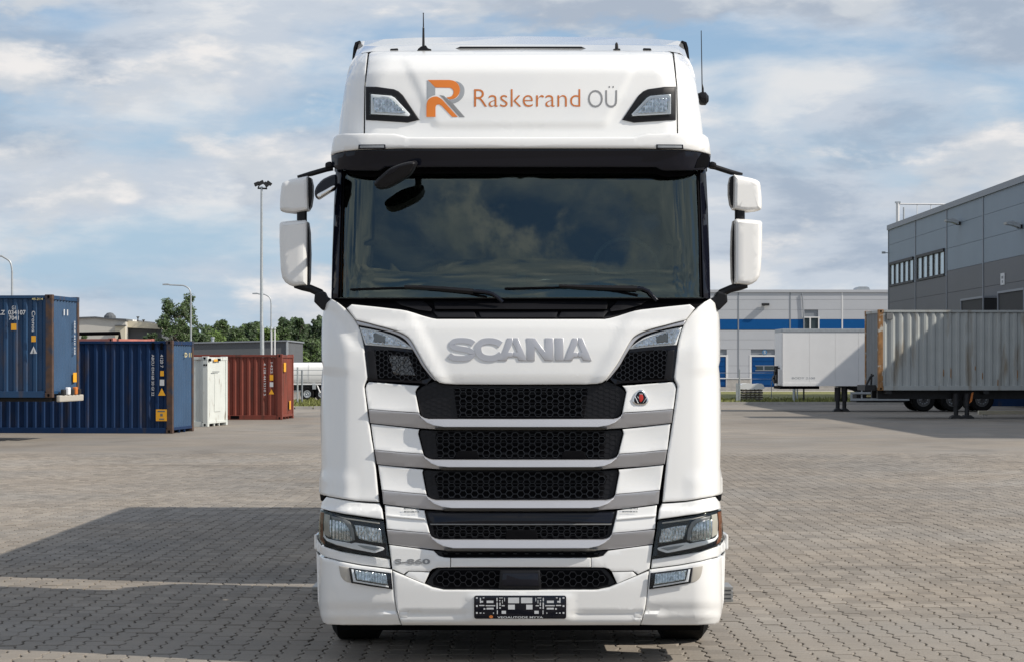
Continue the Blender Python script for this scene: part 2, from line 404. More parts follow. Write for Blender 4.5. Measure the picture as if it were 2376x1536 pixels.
# moss and grit in the joints are in the joint material; verges, kerbs and paths follow
def sheet(name, x0, y0, x1, y1, z, m):
    b = MB(); b.add([(x0, y0, z), (x1, y0, z), (x1, y1, z), (x0, y1, z)], [(0, 1, 2, 3)]); o = b.build(name, m); o['kind'] = 'structure'; return o
VR0, VR1 = 107.5, 155.0
sheet('verge', 6.0, VR0, 24.5, VR1, GZ + .06, 'grass')
sheet('path', 6.0, 119.0, 24.5, 121.2, GZ + .066, 'path')
sheet('pavement', 2.0, VR1, 60.0, 170.0, GZ + .01, 'path')
kb = MB(); kb.box((6.0, VR0 - .15, GZ), (24.5, VR0, GZ + .13)); kb.build('kerb', 'concrete')['kind'] = 'structure'
sheet('verge', -16.0, 96.5, -5.5, 116.0, GZ + .06, 'grass')
kroot = MB(); kroot.box((-16.0, 96.25, GZ), (-9.45, 96.5, GZ + .13)); kerb = kroot.build('kerb', 'concrete'); kerb['kind'] = 'structure'
for k in range(5):
    q = MB(); q.box((-9.4 + k * .8, 96.25, GZ), (-8.65 + k * .8, 96.5, GZ + .12 + .01 * (k % 2))); q.build('kerbstone', 'concrete', kerb)
def blades(name, x0, y0, x1, y1, n, h):
    b = MB()
    for _ in range(n):
        x, y = random.uniform(x0, x1), random.uniform(y0, y1); hh = h * random.uniform(.4, 1.5) * (.5 + .5 * math.sin(x * 1.7 + y * .6) ** 2)
        w = random.uniform(.03, .07); lx, ly = random.uniform(-.5, .5) * hh, random.uniform(-.5, .5) * hh
        b.add([(x - w, y, GZ + .05), (x + w, y, GZ + .05), (x + lx, y + ly, GZ + .06 + hh)], [(0, 1, 2)])
    o = b.build(name, 'blade'); tag(o, 'rough green and yellow grass growing on the verge', 'grass', kind='stuff'); return o
blades('grass', 6.0, VR0 + .1, 24.0, 118.8, 5000, .16).__setitem__('label', 'rough grass on the verge in front of the blue and grey warehouse')
blades('grass', -15.5, 96.6, -6.0, 115.5, 4000, .16).__setitem__('label', 'rough grass on the verge in front of the white tanker')

# ================================================================ warehouses
# light grey hall with the blue band, facing the camera
BY = 166.0; bs = BY / F
def bx(px): return (px - CX) * bs
def bz(py): return EYE - (py - HY) * bs
hall = thing('warehouse', 'long light grey warehouse with a blue band behind the white box trailer', 'warehouse', (bx(1500), BY, 0))
HO = (bx(1500), BY, 0)
w = MB(); w.box((bx(1300), BY + .02, GZ), (bx(2300), BY + 45, bz(676))); w.build('wall', 'trim', hall, origin=HO)
seams = [1300, 1420, 1592, 1713, 1833, 1954, 2075, 2196, 2300]
rows = [(905, 897, 'concrete'), (897, 878, 'concrete'), (876, 848, 'clad'), (848, 810, 'clad'), (810, 788, 'clad'), (788, 766, 'clad'), (765, 741, 'cladb'), (741, 719, 'clad'), (719, 696, 'clad'), (696, 679, 'clad')]
doors = [(1592, 1686, 827, 894), (1742, 1799, 827, 893)]
wins = [(1866, 1898, 738, 766)]
for (s0, s1) in zip(seams, seams[1:]):
    for (y0, y1, m) in rows:
        x0, x1 = s0 + .35, s1 - .35
        segs = [(x0, x1)]
        for (a, b, t, bt) in doors + wins:
            if y1 < bt - 1 and y0 > t + 1:
                ns = []
                for (p, q) in segs:
                    if b <= p or a >= q: ns.append((p, q)); continue
                    if a > p: ns.append((p, a))
                    if b < q: ns.append((b, q))
                segs = ns
        for (p, q) in segs:
            if q - p < 1.5: continue
            b = MB(); b.box((bx(p), BY - (.10 if m == 'concrete' else .07), bz(y0) + .007), (bx(q), BY, bz(y1) - .007)); b.build('panel', m, hall, origin=HO)
for s0 in seams[1:-1]:
    b = MB(); b.box((bx(s0) - .05, BY - .085, bz(877)), (bx(s0) + .05, BY - .02, bz(679))); b.build('joint_strip', 'trim' if s0 != 1954 else 'wtrim', hall, origin=HO)
b = MB(); b.box((bx(1300), BY - .16, bz(679)), (bx(2300), BY + .3, bz(673))); b.build('parapet_cap', 'clad', hall, origin=HO)
b = MB(); b.box((bx(1300), BY - .13, bz(878.5)), (bx(1741), BY - .11, bz(876))); b.build('plinth_flashing', 'wtrim', hall, origin=HO)
for (a, bb, t, bt) in doors:
    dr = MB(); dr.box((bx(a), BY - .02, GZ), (bx(bb), BY + .015, bz(t))); d = dr.build('door', 'doorb', hall, origin=HO)
    nsl = 6; zz = [bz(bt) + (bz(t) - bz(bt)) * k / nsl for k in range(nsl + 1)]
    for k in range(nsl):
        s = MB(); s.box((bx(a) + .12, BY - .06, zz[k] + .012), (bx(bb) - .1, BY - .02, zz[k + 1] - .012)); s.build('door_section', 'doorb', d, origin=HO)
    if a > 1700:
        for (p, q) in ((1755, 1770), (1774, 1796)):
            s = MB(); s.box((bx(p), BY - .075, bz(858)), (bx(q), BY - .06, bz(849))); s.build('pane', 'pane', d, origin=HO)
        s = MB(); s.box((bx(1752), BY - .08, bz(849)), (bx(1798), BY - .06, bz(847))).box((bx(1752), BY - .08, bz(860)), (bx(1798), BY - .06, bz(858))).box((bx(1770.5), BY - .08, bz(858)), (bx(1773.5), BY - .06, bz(849))); s.build('window_frame', 'trim', d, origin=HO)
    s = MB(); s.box((bx(a) - .1, BY - .09, GZ), (bx(a) + .06, BY, bz(t))).box((bx(bb) - .06, BY - .09, GZ), (bx(bb) + .1, BY, bz(t))).box((bx(a) - .1, BY - .09, bz(t) + .002), (bx(bb) + .1, BY, bz(t) + .12)); s.build('door_frame', 'wtrim', hall, origin=HO)
for (a, bb, t, bt) in wins:
    f = MB()
    for (p, q) in ((a - 2, a), (bb, bb + 3), (a + 12, a + 15)): f.box((bx(p), BY - .1, bz(bt)), (bx(q), BY, bz(t)))
    f.box((bx(a - 2), BY - .1, bz(t) + .002), (bx(bb + 3), BY, bz(t) + .09)).box((bx(a - 2), BY - .1, bz(bt) - .09), (bx(bb + 3), BY, bz(bt) - .002))
    wn = f.build('window', 'wtrim', hall, origin=HO)
    for (p, q) in ((a, a + 12), (a + 15, bb)):
        s = MB(); s.box((bx(p), BY - .03, bz(bt)), (bx(q), BY - .01, bz(t))); s.build('pane', 'pane', wn, origin=HO)
b = MB(); b.tube([ray(1861, 681, BY - .15), ray(1863, 705, BY - .15), ray(1865, 738, BY - .15), ray(1865.5, 876, BY - .2)], .045, 6); b.build('cable_pipe', 'trim', hall, origin=HO)
b = MB(); b.prism([(bx(1994), bz(672.8)), (bx(2027), bz(672.8)), (bx(2024), bz(666)), (bx(2019), bz(664)), (bx(2001), bz(664)), (bx(1997), bz(667))], BY + 1.5, BY + 3.5); b.build('roof_vent', 'galv', hall, origin=HO)
lp = thing('wall_lamp', 'small dark flood lamp high on the light grey warehouse wall', 'lamp', (bx(1775), BY, bz(707)))
b = MB(); b.box((-.28, -.5, -.10), (.28, -.16, .08)); b.build('lamp_head', 'darkmetal', lp, bevel=.03)
b = MB(); b.box((-.05, -.16, -.05), (.05, -.07, .05)); b.build('bracket', 'darkmetal', lp)
sg = thing('door_sign', 'small round blue sign with a white S above the blue roller door', 'sign', (bx(1774), BY, bz(817)))
b = MB(); b.lathe([(0, .001), (0, .19), (-.03, .19), (-.03, .001)], (0, -.075, 0), 'y', 20); b.build('plate', mat('sign blue', (.08, .20, .36), .5), sg)
text_plane('lettering', 'S', 'print', sg, (-.07, -.112, -.11), (1, 0, 0), (0, 0, 1), .14, .22, .02)

# slate grey hall on the right, its long wall running away from the camera
WX = 23.4; WY0, WY1, WH = 55.0, 137.6, 10.5
gh = thing('warehouse', 'tall slate grey warehouse with strip windows behind the rusty grey container', 'warehouse', (WX, WY1, 0)); GO = (WX, WY1, 0)
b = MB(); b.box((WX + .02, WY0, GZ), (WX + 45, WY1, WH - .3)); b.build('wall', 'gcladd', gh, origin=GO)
bays = [WY1 - 9.22 * k for k in range(10)]
zr = [GZ, 1.15, 2.3, 3.43, 4.57, 5.72, 6.9, 8.1, 9.27, WH - .28]
for k in range(9):
    y1, y0 = bays[k] - .05, max(bays[k + 1] + .05, WY0)
    for j in range(9):
        z0, z1 = zr[j] + .008, zr[j + 1] - .008
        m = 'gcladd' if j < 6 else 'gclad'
        if k < 2 and j in (5, 6):
            zs = [(z0, z1)] if j == 5 else []
            if j == 5: z1 = 6.66
            else: continue
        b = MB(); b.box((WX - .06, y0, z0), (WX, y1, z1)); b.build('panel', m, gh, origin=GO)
    if k < 2:
        for (ya, yb) in ((y0, y0 + .55), (y1 - .42, y1)):
            b = MB(); b.box((WX - .06, ya, 6.676), (WX, yb, 8.09)); b.build('panel', 'gclad', gh, origin=GO)
        wy0, wy1 = y0 + .55, y1 - .42
        f = MB(); f.box((WX - .16, wy0, 8.0), (WX + .01, wy1, 8.16)).box((WX - .13, wy0, 6.676), (WX + .01, wy1, 6.80))
        n = 5; wd = (wy1 - wy0) / n
        for q in range(n + 1):
            f.box((WX - .09, wy0 + q * wd - .13, 6.8), (WX + .01, wy0 + q * wd + .13, 8.0))
        wn = f.build('window', 'darkmetal', gh, origin=GO)
        for q in range(n):
            s = MB(); s.box((WX - .03, wy0 + q * wd + .13, 6.8), (WX + .005, wy0 + (q + 1) * wd - .13, 8.0)); s.build('pane', 'panebright', wn, origin=GO)
for k in range(10):
    b = MB(); b.box((WX - .1, bays[k] - .09, GZ), (WX - .0, bays[k] + .04, WH - .28)); b.build('joint_strip', 'trim', gh, origin=GO)
b = MB(); b.box((WX - .16, WY0 - .1, WH - .3), (WX + .5, WY1 + .1, WH)); b.build('parapet_cap', 'trim', gh, origin=GO)
for (ya, yb, z1) in ((110.6, 105.4, 5.05), (102.2, 97.0, 5.15)):
    d = MB(); d.box((WX - 1.0, yb, .9), (WX - .065, ya, z1)); dk = d.build('dock_shelter', 'dock', gh, origin=GO)
    d = MB(); d.box((WX - 1.06, yb - .05, z1 + .002), (WX - .07, ya + .05, z1 + .10)).box((WX - 1.06, yb - .05, .9), (WX - 1.004, yb + .05, z1)).box((WX - 1.06, ya - .05, .9), (WX - 1.004, ya + .05, z1)); d.build('shelter_trim', 'trim', dk, origin=GO)
rail = thing('roof_frame', 'white pipe frame standing on the slate grey warehouse roof', 'railing', (WX + .8, 139.0, WH))
def rp(px, py, D=139.5): v = ray(px, py, D); return v - Vector((WX + .8, 139.0, WH))
b = MB(); b.tube([rp(2083, 524), rp(2083, 470)], .11, 8); b.build('post', 'wtrim', rail)
b = MB(); b.tube([rp(2083, 474), rp(2150, 474.5), rp(2240, 476)], .055, 6); b.build('rail', 'wtrim', rail)
b = MB(); b.tube([rp(2097, 520), rp(2097, 482)], .06, 6); b.build('post', 'galv', rail)
b = MB(); b.tube([rp(2128, 508), rp(2128, 474)], .025, 6); b.build('post', 'wtrim', rail)
b = MB(); b.tube([rp(2160, 500), rp(2160, 476)], .03, 6); b.build('post', 'wtrim', rail)
b = MB(); b.box(rp(2077, 472.5) - Vector((0, .1, 0)), rp(2089, 468.5) + Vector((0, .1, 0))); b.build('cap', 'galv', rail)
for (px, py, D, lab) in ((2232, 516, 115.6, 'flood lamp on the slate grey wall right of the strip windows'), (2374, 523, 101.6, 'flood lamp on the slate grey wall at the right edge of the photo')):
    z = EYE - (py - HY) * D / F
    l2 = thing('wall_lamp', lab, 'lamp', (WX, D, z))
    b = MB(); b.prism([(-.85, .12), (-.55, .18), (-.2, .06), (-.2, -.14), (-.5, -.02), (-.82, .02)], -.3, .3); b.build('lamp_head', 'galv', l2)
    b = MB(); b.box((-.28, -.1, -.16), (-.06, .1, .02)); b.build('bracket', 'darkmetal', l2)
cm = thing('security_camera', 'tiny security camera on the far corner of the slate grey warehouse', 'camera', (WX, 137.5, 8.8))
b = MB(); b.tube([(-.07, 0, 0), (-.3, 0, 0)], .03, 6); b.build('bracket', 'galv', cm)
b = MB(); b.box((-.5, -.06, -.05), (-.28, .06, .08)); b.build('housing', 'galv', cm)
sg2 = thing('wall_sign', 'small white sign with dark print on the dark grey wall', 'sign', (WX, 105.5, 5.95))
b = MB(); b.box((-.10, -.42, -.28), (-.065, .42, .28)); b.build('plate', 'print', sg2)
b = MB(); b.box((-.104, -.2, .02), (-.101, .2, .14)).box((-.104, -.12, -.18), (-.101, .12, -.07)); b.build('marking', 'greyd', sg2)

# cream building and low dark building on the left
def pbox(mb, x0, x1, y0, y1, D, dep):
    a = ray(x0, y1, D); c = ray(x1, y0, D); mb.box((a.x, D, a.z), (c.x, D + dep, c.z)); return mb
cr = thing('building', 'pale cream building with a flat roof behind the blue containers', 'building', tuple(ray(270, 846, 190))[:2] + (0,)); CO = tuple(cr.location)
a, c = ray(120, 740, 190), ray(291, 742, 190)
b = MB(); b.prism([(a.x, GZ), (c.x, GZ), (c.x, c.z - .1), (ray(250, 738, 190).x, ray(250, 741, 190).z), (ray(220, 735, 190).x, ray(220, 738, 190).z), (a.x, a.z - .1)], 190, 205); b.build('wall', 'cream', cr, origin=CO)
b = MB(); b.prism([(a.x - .1, a.z - .1), (ray(220, 735, 190).x, ray(220, 738, 190).z), (ray(250, 738, 190).x, ray(250, 741, 190).z), (c.x + .1, c.z - .1), (c.x + .1, c.z + .06), (ray(250, 738, 190).x, ray(250, 738, 190).z), (ray(222, 735, 190).x, ray(222, 735, 190).z), (a.x - .1, a.z + .06)], 189.8, 205.2); b.build('roof_edge', 'roofg', cr, origin=CO)
b = MB(); p0, p1 = ray(291, 744, 191), ray(372, 752, 191)
b.prism([(p0.x + .02, ray(291, 760, 191).z), (p1.x, ray(372, 764, 191).z), (p1.x, p1.z), (p0.x + .02, p0.z)], 191, 203); b.build('fascia', 'creamy', cr, origin=CO)
b = MB(); b.prism([(p0.x + .02, GZ), (p1.x, GZ), (p1.x, ray(372, 764, 191).z - .01), (p0.x + .02, ray(291, 760, 191).z - .01)], 191.6, 202); b.build('recessed_wall', 'roofg', cr, origin=CO)
b = MB(); pbox(b, 267, 290.5, 756, 800, 189.7, .28); b.build('stair_wall', 'creamy', cr, origin=CO)
b = MB(); pbox(b, 266, 291, 754.5, 756.5, 189.5, .5); b.build('ledge', 'roofg', cr, origin=CO)
b = MB(); pbox(b, 295, 308, 742, 746, 193, 2); b.build('roof_hatch', 'wtrim', cr, origin=CO)
for px, py in ((320, 735), (333, 742)):
    b = MB(); b.tube([ray(px, 749, 194), ray(px, py + 4, 194), ray(px, py, 194)], [.05, .05, .16], 6); b.build('roof_pipe', 'darkmetal', cr, origin=CO)
b = MB(); b.lathe([(0, .55), (.35, .5), (.6, .25), (.65, .01)], tuple(ray(255, 743, 192)), 'z', 12); b.build('roof_dome', 'roofg', cr, origin=CO)
lb = thing('building', 'low dark grey flat building behind the red container', 'building', tuple(ray(560, 846, 150))[:2] + (0,)); LO = tuple(lb.location)
q0, q1 = ray(440, 797, 150), ray(664, 792, 150)
b = MB(); b.prism([(q0.x, GZ), (q1.x, GZ), (q1.x, q1.z), (q0.x, q0.z)], 150, 162); b.build('wall', 'roofg', lb, origin=LO)
b = MB(); b.prism([(q0.x, q0.z + .002), (q1.x + .1, q1.z + .002), (q1.x + .1, q1.z + .09), (q0.x, q0.z + .09)], 149.85, 162.1); b.build('roof_edge', 'trim', lb, origin=LO)
b = MB(); b.box((q1.x + .002, 149.9, GZ), (q1.x + .12, 150.2, q1.z)); b.build('downpipe', 'galv', lb, origin=LO)
b = MB(); b.tube([ray(493.5, 799, 152), ray(493.5, 786, 152)], .10, 8).tube([ray(493.5, 786, 152), ray(493.5, 781.5, 152)], .13, 8); b.build('roof_vent', 'galv', lb, origin=LO)

# ================================================================ trees
def tree(name, label, px, ptop, D, wpx, kind='round', m='leafm', n=1500, group=None, seed=1, leaf=.26, base=None):
    rd = random.Random(seed); s = D / F
    x = (px - CX) * s; H = EYE + (HY - ptop) * s; w = wpx * s / 2
    t = thing(name, label, 'tree', (x, D, GZ), 0, group)
    tb = MB(); tr = .016 * H + .05; lo = .06 if base is None else base
    sway = [(0, 0, 0)] + [(rd.uniform(-.02, .02) * H * k, rd.uniform(-.02, .02) * H * k, H * .9 * k / 5) for k in range(1, 6)]
    tb.tube(sway, [tr * (1 - .17 * k) for k in range(6)], 7)
    def rad_at(u):
        if kind == 'cone': return w * (.12 + .88 * (1 - u) ** .85)
        if kind == 'birch': return w * (.55 + .45 * math.sin(math.pi * min(1, u * .85 + .05))) * (1 if u < .75 else 1 - (u - .75) * 1.6)
        return w * (.72 + .28 * math.sin(math.pi * min(1, u + .1))) * (1 if u < .6 else math.sqrt(max(.05, 1 - ((u - .6) / .42) ** 2)))
    blobs = []; nb = {'birch': 120, 'cone': 60, 'round': 70}[kind]
    for k in range(nb):
        u = (k + rd.random()) / nb; rad = rad_at(u) * rd.uniform(.8, 1.18)
        if kind == 'cone': rad *= 1 + .22 * math.sin(u * 38 + seed)
        an = rd.uniform(0, 2 * math.pi); rr = rad * rd.random() ** .5
        c = Vector((math.cos(an) * rr, math.sin(an) * rr, (lo + (1 - lo) * u) * H - .15 * w))
        br = w * {'birch': .17, 'cone': .20, 'round': .25}[kind] * rd.uniform(.55, 1.35)
        if kind == 'birch' and u > .72:            # two leaders with a notch between them
            c.x = (-.36 if k % 2 else .34) * w + rd.uniform(-.16, .16) * w * (1.25 - u) * 3
            if k % 2: c.z -= .06 * H
        blobs.append((c, br))
        if k % 5 == 0:
            z0 = max(.06 * H, c.z - rr * .7); tb.tube([(0, 0, z0), (c.x * .5, c.y * .5, (z0 + c.z) / 2 + .08), tuple(c)], [tr * .38, tr * .22, .015], 5)
    tb.build('trunk', 'bark', t, smooth=60)
    cb = MB(); tot = sum(q[1] ** 2 for q in blobs)
    for c, br in blobs:
        for _ in range(max(8, int(n * br ** 2 / tot))):
            v = Vector((rd.gauss(0, 1), rd.gauss(0, 1), rd.gauss(0, 1))).normalized() * br * rd.random() ** .5 * 1.15
            p = c + Vector((v.x, v.y, v.z * .75))
            if p.z < .2: continue
            a = Vector((rd.gauss(0, 1), rd.gauss(0, 1), rd.gauss(0, .7))).normalized(); q = a.orthogonal().normalized(); l = leaf * rd.uniform(.55, 1.4)
            cb.add([p - a * l, p + q * l * .5, p + a * l, p - q * l * .5], [(0, 1, 2, 3)])
    me = bpy.data.meshes.new('crown'); me.from_pydata(cb.v, [], cb.f); me.materials.append(M[m]); link('crown', me, t)
    return t
tree('birch_tree', 'tall loose birch with two tops behind the lower blue container', 414, 678, 190, 124, 'birch', 'leafm', 15000, seed=4, leaf=.10, base=.05)
row = [
    (492, 768, 84, 'round', 'leafl', 236, 'low bright green tree just right of the tall birch'),
    (517, 742, 72, 'cone', 'leafm', 262, 'pointed green tree rising left of the lamp mast'),
    (548, 760, 84, 'round', 'leafm', 250, 'rounded green tree above the low building roof vent'),
    (582, 748, 74, 'cone', 'leafd', 268, 'dark green tree just left of the lamp mast'),
    (618, 762, 76, 'round', 'leafl', 248, 'yellowish green tree behind the lamp mast'),
    (652, 756, 72, 'round', 'leafm', 256, 'rounded tree just right of the double poles'),
    (667, 744, 64, 'cone', 'leafd', 276, 'dark conifer behind the end of the red container'),
    (697, 734, 74, 'cone', 'leafd', 270, 'tallest dark pine in the row above the white tanker'),
    (731, 740, 66, 'cone', 'leafd', 262, 'dark pine beside the truck mirror bracket'),
    (762, 738, 80, 'round', 'leafd', 258, 'dark tree half hidden behind the cab'),
    (715, 784, 110, 'round', 'leafm', 205, 'leafy mid green tree standing behind the tanker'),
    (688, 800, 56, 'round', 'leafl', 190, 'bright young bush beside the low dark building'),
    (458, 770, 76, 'round', 'leafd', 232, 'dark tree at the right foot of the birch'),
    (356, 772, 56, 'round', 'leafd', 186, 'dark bush at the left foot of the birch'),
    (338, 780, 30, 'cone', 'leafd', 180, 'small dark conifer in front of the cream building'),
    (196, 776, 26, 'round', 'leafm', 150, 'small shrub beside the cream building corner'),
]
for k, (px, pt, wp, kd, lm, D, lab) in enumerate(row):
    tree('tree' if kd == 'round' else 'conifer_tree', lab, px, pt, D, wp, kd, lm, 7500 if wp > 40 else 1500, 'trees beyond the containers', 20 + k, leaf=.15 if D > 200 else .11, base=.03)
for k, (px, pt, wp, D) in enumerate(((570, 754, 300, 300), (750, 743, 200, 300))):
    b = MB(); rd = random.Random(90 + k)
    x0 = (px - wp / 2 - CX) * D / F; x1 = (px + wp / 2 - CX) * D / F; top = EYE + (HY - pt) * D / F
    for _ in range(17000):
        x = rd.uniform(x0, x1); h = top * (1 - .16 * (math.sin(x * 1.3) * .5 + .5) - .08 * math.sin(x * 3.7)) * rd.random() ** .5
        p = Vector((x, D + rd.uniform(-3, 3), h)); a = Vector((rd.gauss(0, 1), rd.gauss(0, 1), rd.gauss(0, 1))).normalized(); q = a.orthogonal(); l = .24 * rd.uniform(.6, 1.4)
        b.add([p - a * l, p + q * l * .5, p + a * l, p - q * l * .5], [(0, 1, 2, 3)])
    me = bpy.data.meshes.new('woodland'); me.from_pydata(b.v, [], b.f); me.materials.append(M['leafd' if k else 'leafm'])
    tag(link('woodland', me), ['dense wood filling the gaps behind the tree row', 'dense dark wood behind the tanker and the cab'][k], 'woodland', kind='stuff')

# ================================================================ lamp posts
def lamp(px, ptop, D, armpx, label, r=.075):
    p = ray(px, ptop, D); t = thing('street_lamp', label, 'street lamp', (p.x, D, GZ), 0, 'street lamps beyond the yard')
    h = p.z; s = D / F; a = armpx * s
    b = MB(); b.tube([(0, 0, 0), (0, 0, h * .5), (0, 0, h - .9)], [r * 1.25, r, r * .8], 8); b.build('pole', 'galv', t, smooth=50)
    b = MB(); b.tube(smooth_poly([(0, 0, h - .9), (-.12, 0, h - .35), (-.55, 0, h - .05), (a * .6, 0, h), (a, 0, h + .03)], 4), r * .75, 8); b.build('arm', 'galv', t, smooth=50)
    b = MB(); b.prism([(a - .55, h), (a + .1, h), (a + .1, h + .07), (a - .1, h + .14), (a - .55, h + .12)], -.15, .15); b.build('lamp_head', 'galv', t, bevel=.02)
lamp(28, 594, 135, -42, 'curved street lamp standing behind the raised blue container')
lamp(443, 662, 185, -50, 'curved street lamp standing in front of the birch')
lamp(629, 683, 215, -30, 'thin curved street lamp just right of the tall lamp mast')
mp = ray(607, 434, 112); mast = thing('lamp_mast', 'tall steel flood light mast left of the truck mirrors', 'lamp mast', (mp.x, 112, GZ))
mh = mp.z - GZ
b = MB(); b.tube([(.04, 0, 0), (.02, 0, mh * .35), (.0, 0, mh * .36), (0, 0, mh)], [.12, .10, .085, .055], 10); b.build('pole', 'galv', mast, smooth=50)
b = MB(); b.tube([(-.2, 0, mh - .08), (.28, 0, mh - .1)], .05, 6).tube([(-.17, 0, mh - .05), (-.05, 0, mh + .22)], .035, 6).tube([(.25, 0, mh - .05), (.18, 0, mh + .1)], .035, 6); b.build('crossbar', 'darkmetal', mast)
for (x, z, an) in ((-.24, .14, 25), (-.02, .2, 30), (.24, .12, -35), (.38, .17, -35)):
    b = MB(); c, s_ = math.cos(R(an)), math.sin(R(an))
    pts = [(-.14, -.09), (.12, -.09), (.14, .08), (-.12, .09)]
    b.prism([(x + p * c - q * s_, mh + z + p * s_ + q * c) for p, q in pts], -.12, .12); b.build('flood_light', 'darkmetal', mast, bevel=.02)
for k, (px, lab) in enumerate(((631, 'left of the two thin white poles behind the red container'), (637.5, 'right of the two thin white poles behind the red container'))):
    p = ray(px - 1 + k, 765, 140); t = thing('flag_pole', lab, 'pole', (p.x, 140, GZ), 0, 'thin poles behind the red container')
    b = MB(); b.tube([(0, 0, 0), (0, 0, p.z)], .05, 8); b.build('pole', 'wtrim', t)
    b = MB(); b.lathe([(0, .05), (.06, .09), (.14, .06), (.2, .01)], (0, 0, p.z), 'z', 8); b.build('cap', 'galv', t)
# ================================================================ shipping containers
def hit(root, px, py, plane):
    """point of a thing's own side (y = 0) or end (x = 0) plane that shows at a photo pixel, in the thing's coordinates"""
    rz = root.rotation_euler.z; mi = Matrix.Rotation(-rz, 4, 'Z')
    o = mi @ (Vector((0, 0, EYE)) - Vector(root.location)); d = mi @ Vector(((px - CX) / F, 1, -(py - HY) / F))
    t = -o.y / d.y if plane == 'side' else -o.x / d.x
    return o + d * t
def corr_line(length, pitch, depth=.045):
    n = max(2, round(length / pitch)); p = length / n; out = []
    for k in range(n):
        out += [(k * p, 0), (k * p + .28 * p, 0), (k * p + .46 * p, depth), (k * p + .82 * p, depth)]
    return out + [(length, 0)]
def container(label, loc, rz, sx, L, W, H, side, end, post, rail, pitch=.25, epitch=.27, plain_end=False, group='shipping containers in the yard', name='shipping_container'):
    t = thing(name, label, 'shipping container', loc, rz, group)
    pw = .17; x = lambda a: a * sx
    zb, zt = .16, H - .11
    def sheet_(pts, nm, m):
        b = MB(); n = len(pts); b.add([(p[0], p[1], zb) for p in pts] + [(p[0], p[1], zt) for p in pts], [(i, i + 1, n + i + 1, n + i) for i in range(n - 1)]); return b.build(nm, m, t)
    cl = corr_line(L - 2 * pw, pitch)
    sheet_([(x(pw + a), .035 + d) for a, d in cl], 'side_panel', side)
    sheet_([(x(pw + a), W - .035 - d) for a, d in cl], 'side_panel', side)
    if plain_end:
        b = MB(); b.box((min(x(.03), x(.07)), pw, zb), (max(x(.03), x(.07)), W - pw, zt)); b.build('door', end, t, bevel=.02)
        b = MB(); b.box((min(x(.012), x(.029)), W * .36, .45), (max(x(.012), x(.029)), W * .66, H * .76)); b.build('door_stiffener', end, t, bevel=.012)
    else:
        el = corr_line(W - 2 * pw, epitch)
        sheet_([(x(.035 + d), pw + a) for a, d in el], 'end_panel', end)
    el = corr_line(W - 2 * pw, epitch)
    sheet_([(x(L - .035 - d), pw + a) for a, d in el], 'end_panel', end)
    b = MB(); rl = corr_line(L - .2, .26, .02); n = len(rl)
    b.add([(x(.1 + a), .08, H - .035 - d) for a, d in rl] + [(x(.1 + a), W - .08, H - .035 - d) for a, d in rl], [(i, i + 1, n + i + 1, n + i) for i in range(n - 1)]); b.build('roof', side, t)
    def bb(nm, m, x0, x1, y0, y1, z0, z1, bev=.008):
        q = MB(); q.box((min(x(x0), x(x1)), y0, z0), (max(x(x0), x(x1)), y1, z1)); return q.build(nm, m, t, bevel=bev)
    for (x0, x1) in ((0.004, pw), (L - pw, L - .004)):
        for (y0, y1) in ((0.004, pw), (W - pw, W - .004)):
            pst = bb('corner_post', post, x0, x1, y0, y1, .12, H - .12)
            for (z0, z1) in ((0, .12), (H - .12, H)):
                cx0, cx1 = (0, pw + .02) if x0 < 1 else (L - pw - .02, L); cy0, cy1 = (0, pw + .01) if y0 < 1 else (W - pw - .01, W)
                q = MB(); q.box((min(x(cx0), x(cx1)), cy0, z0), (max(x(cx0), x(cx1)), cy1, z1)); c_ = q.build('corner_casting', post, pst, bevel=.012)
                if y0 < 1:
                    q = MB(); xm = x((cx0 + cx1) / 2); q.prism([(xm + a, (z0 + z1) / 2 + b_) for a, b_ in round_rect(-.03, -.04, .03, .04, .028, 3)], -.0015, .004); q.build('casting_hole', 'matte', pst)
    for y0, y1 in ((.012, .09), (W - .09, W - .012)):
        bb('bottom_rail', rail, pw + .021, L - pw - .021, y0, y1, .0, zb); bb('top_rail', rail, pw + .021, L - pw - .021, y0, y1, H - .1, H - .02)
    for x0, x1 in ((.012, .09), (L - .09, L - .012)):
        bb('end_sill', rail, x0, x1, pw + .012, W - pw - .012, .09, zb + .01); bb('end_header', rail, x0, x1, pw + .012, W - pw - .012, H - .12, H - .02)
        for yy in (W * .36, W * .6): bb('sill_bracket', rail, x0 + .01, x1 - .01, yy, yy + .06, .0, .088)
    bb('floor', 'darkmetal', .1, L - .1, .1, W - .1, .08, .15)
    return t
SIDE_U = Vector((1, 0, 0)); UP = Vector((0, 0, 1))
def decal(root, name, m, px0, py0, px1, py1, plane='side', poly=None, out=.012):
    a = hit(root, px0, py1, plane); c = hit(root, px1, py0, plane); b = MB(); z0, z1 = a.z, c.z
    if plane == 'side':
        P = poly or [(0, 0), (1, 0), (1, 1), (0, 1)]
        b.prism([(a.x + (c.x - a.x) * u, z0 + (z1 - z0) * v) for u, v in P], -out, -out + .008)
    else:
        P = poly or [(0, 0), (1, 0), (1, 1), (0, 1)]; s = 1 if root.get('sx', -1) < 0 else -1
        b.prism([(a.y + (c.y - a.y) * u, z0 + (z1 - z0) * v) for u, v in P], s * out, s * (out - .008), axis='x')
    return b.build(name, m, root)
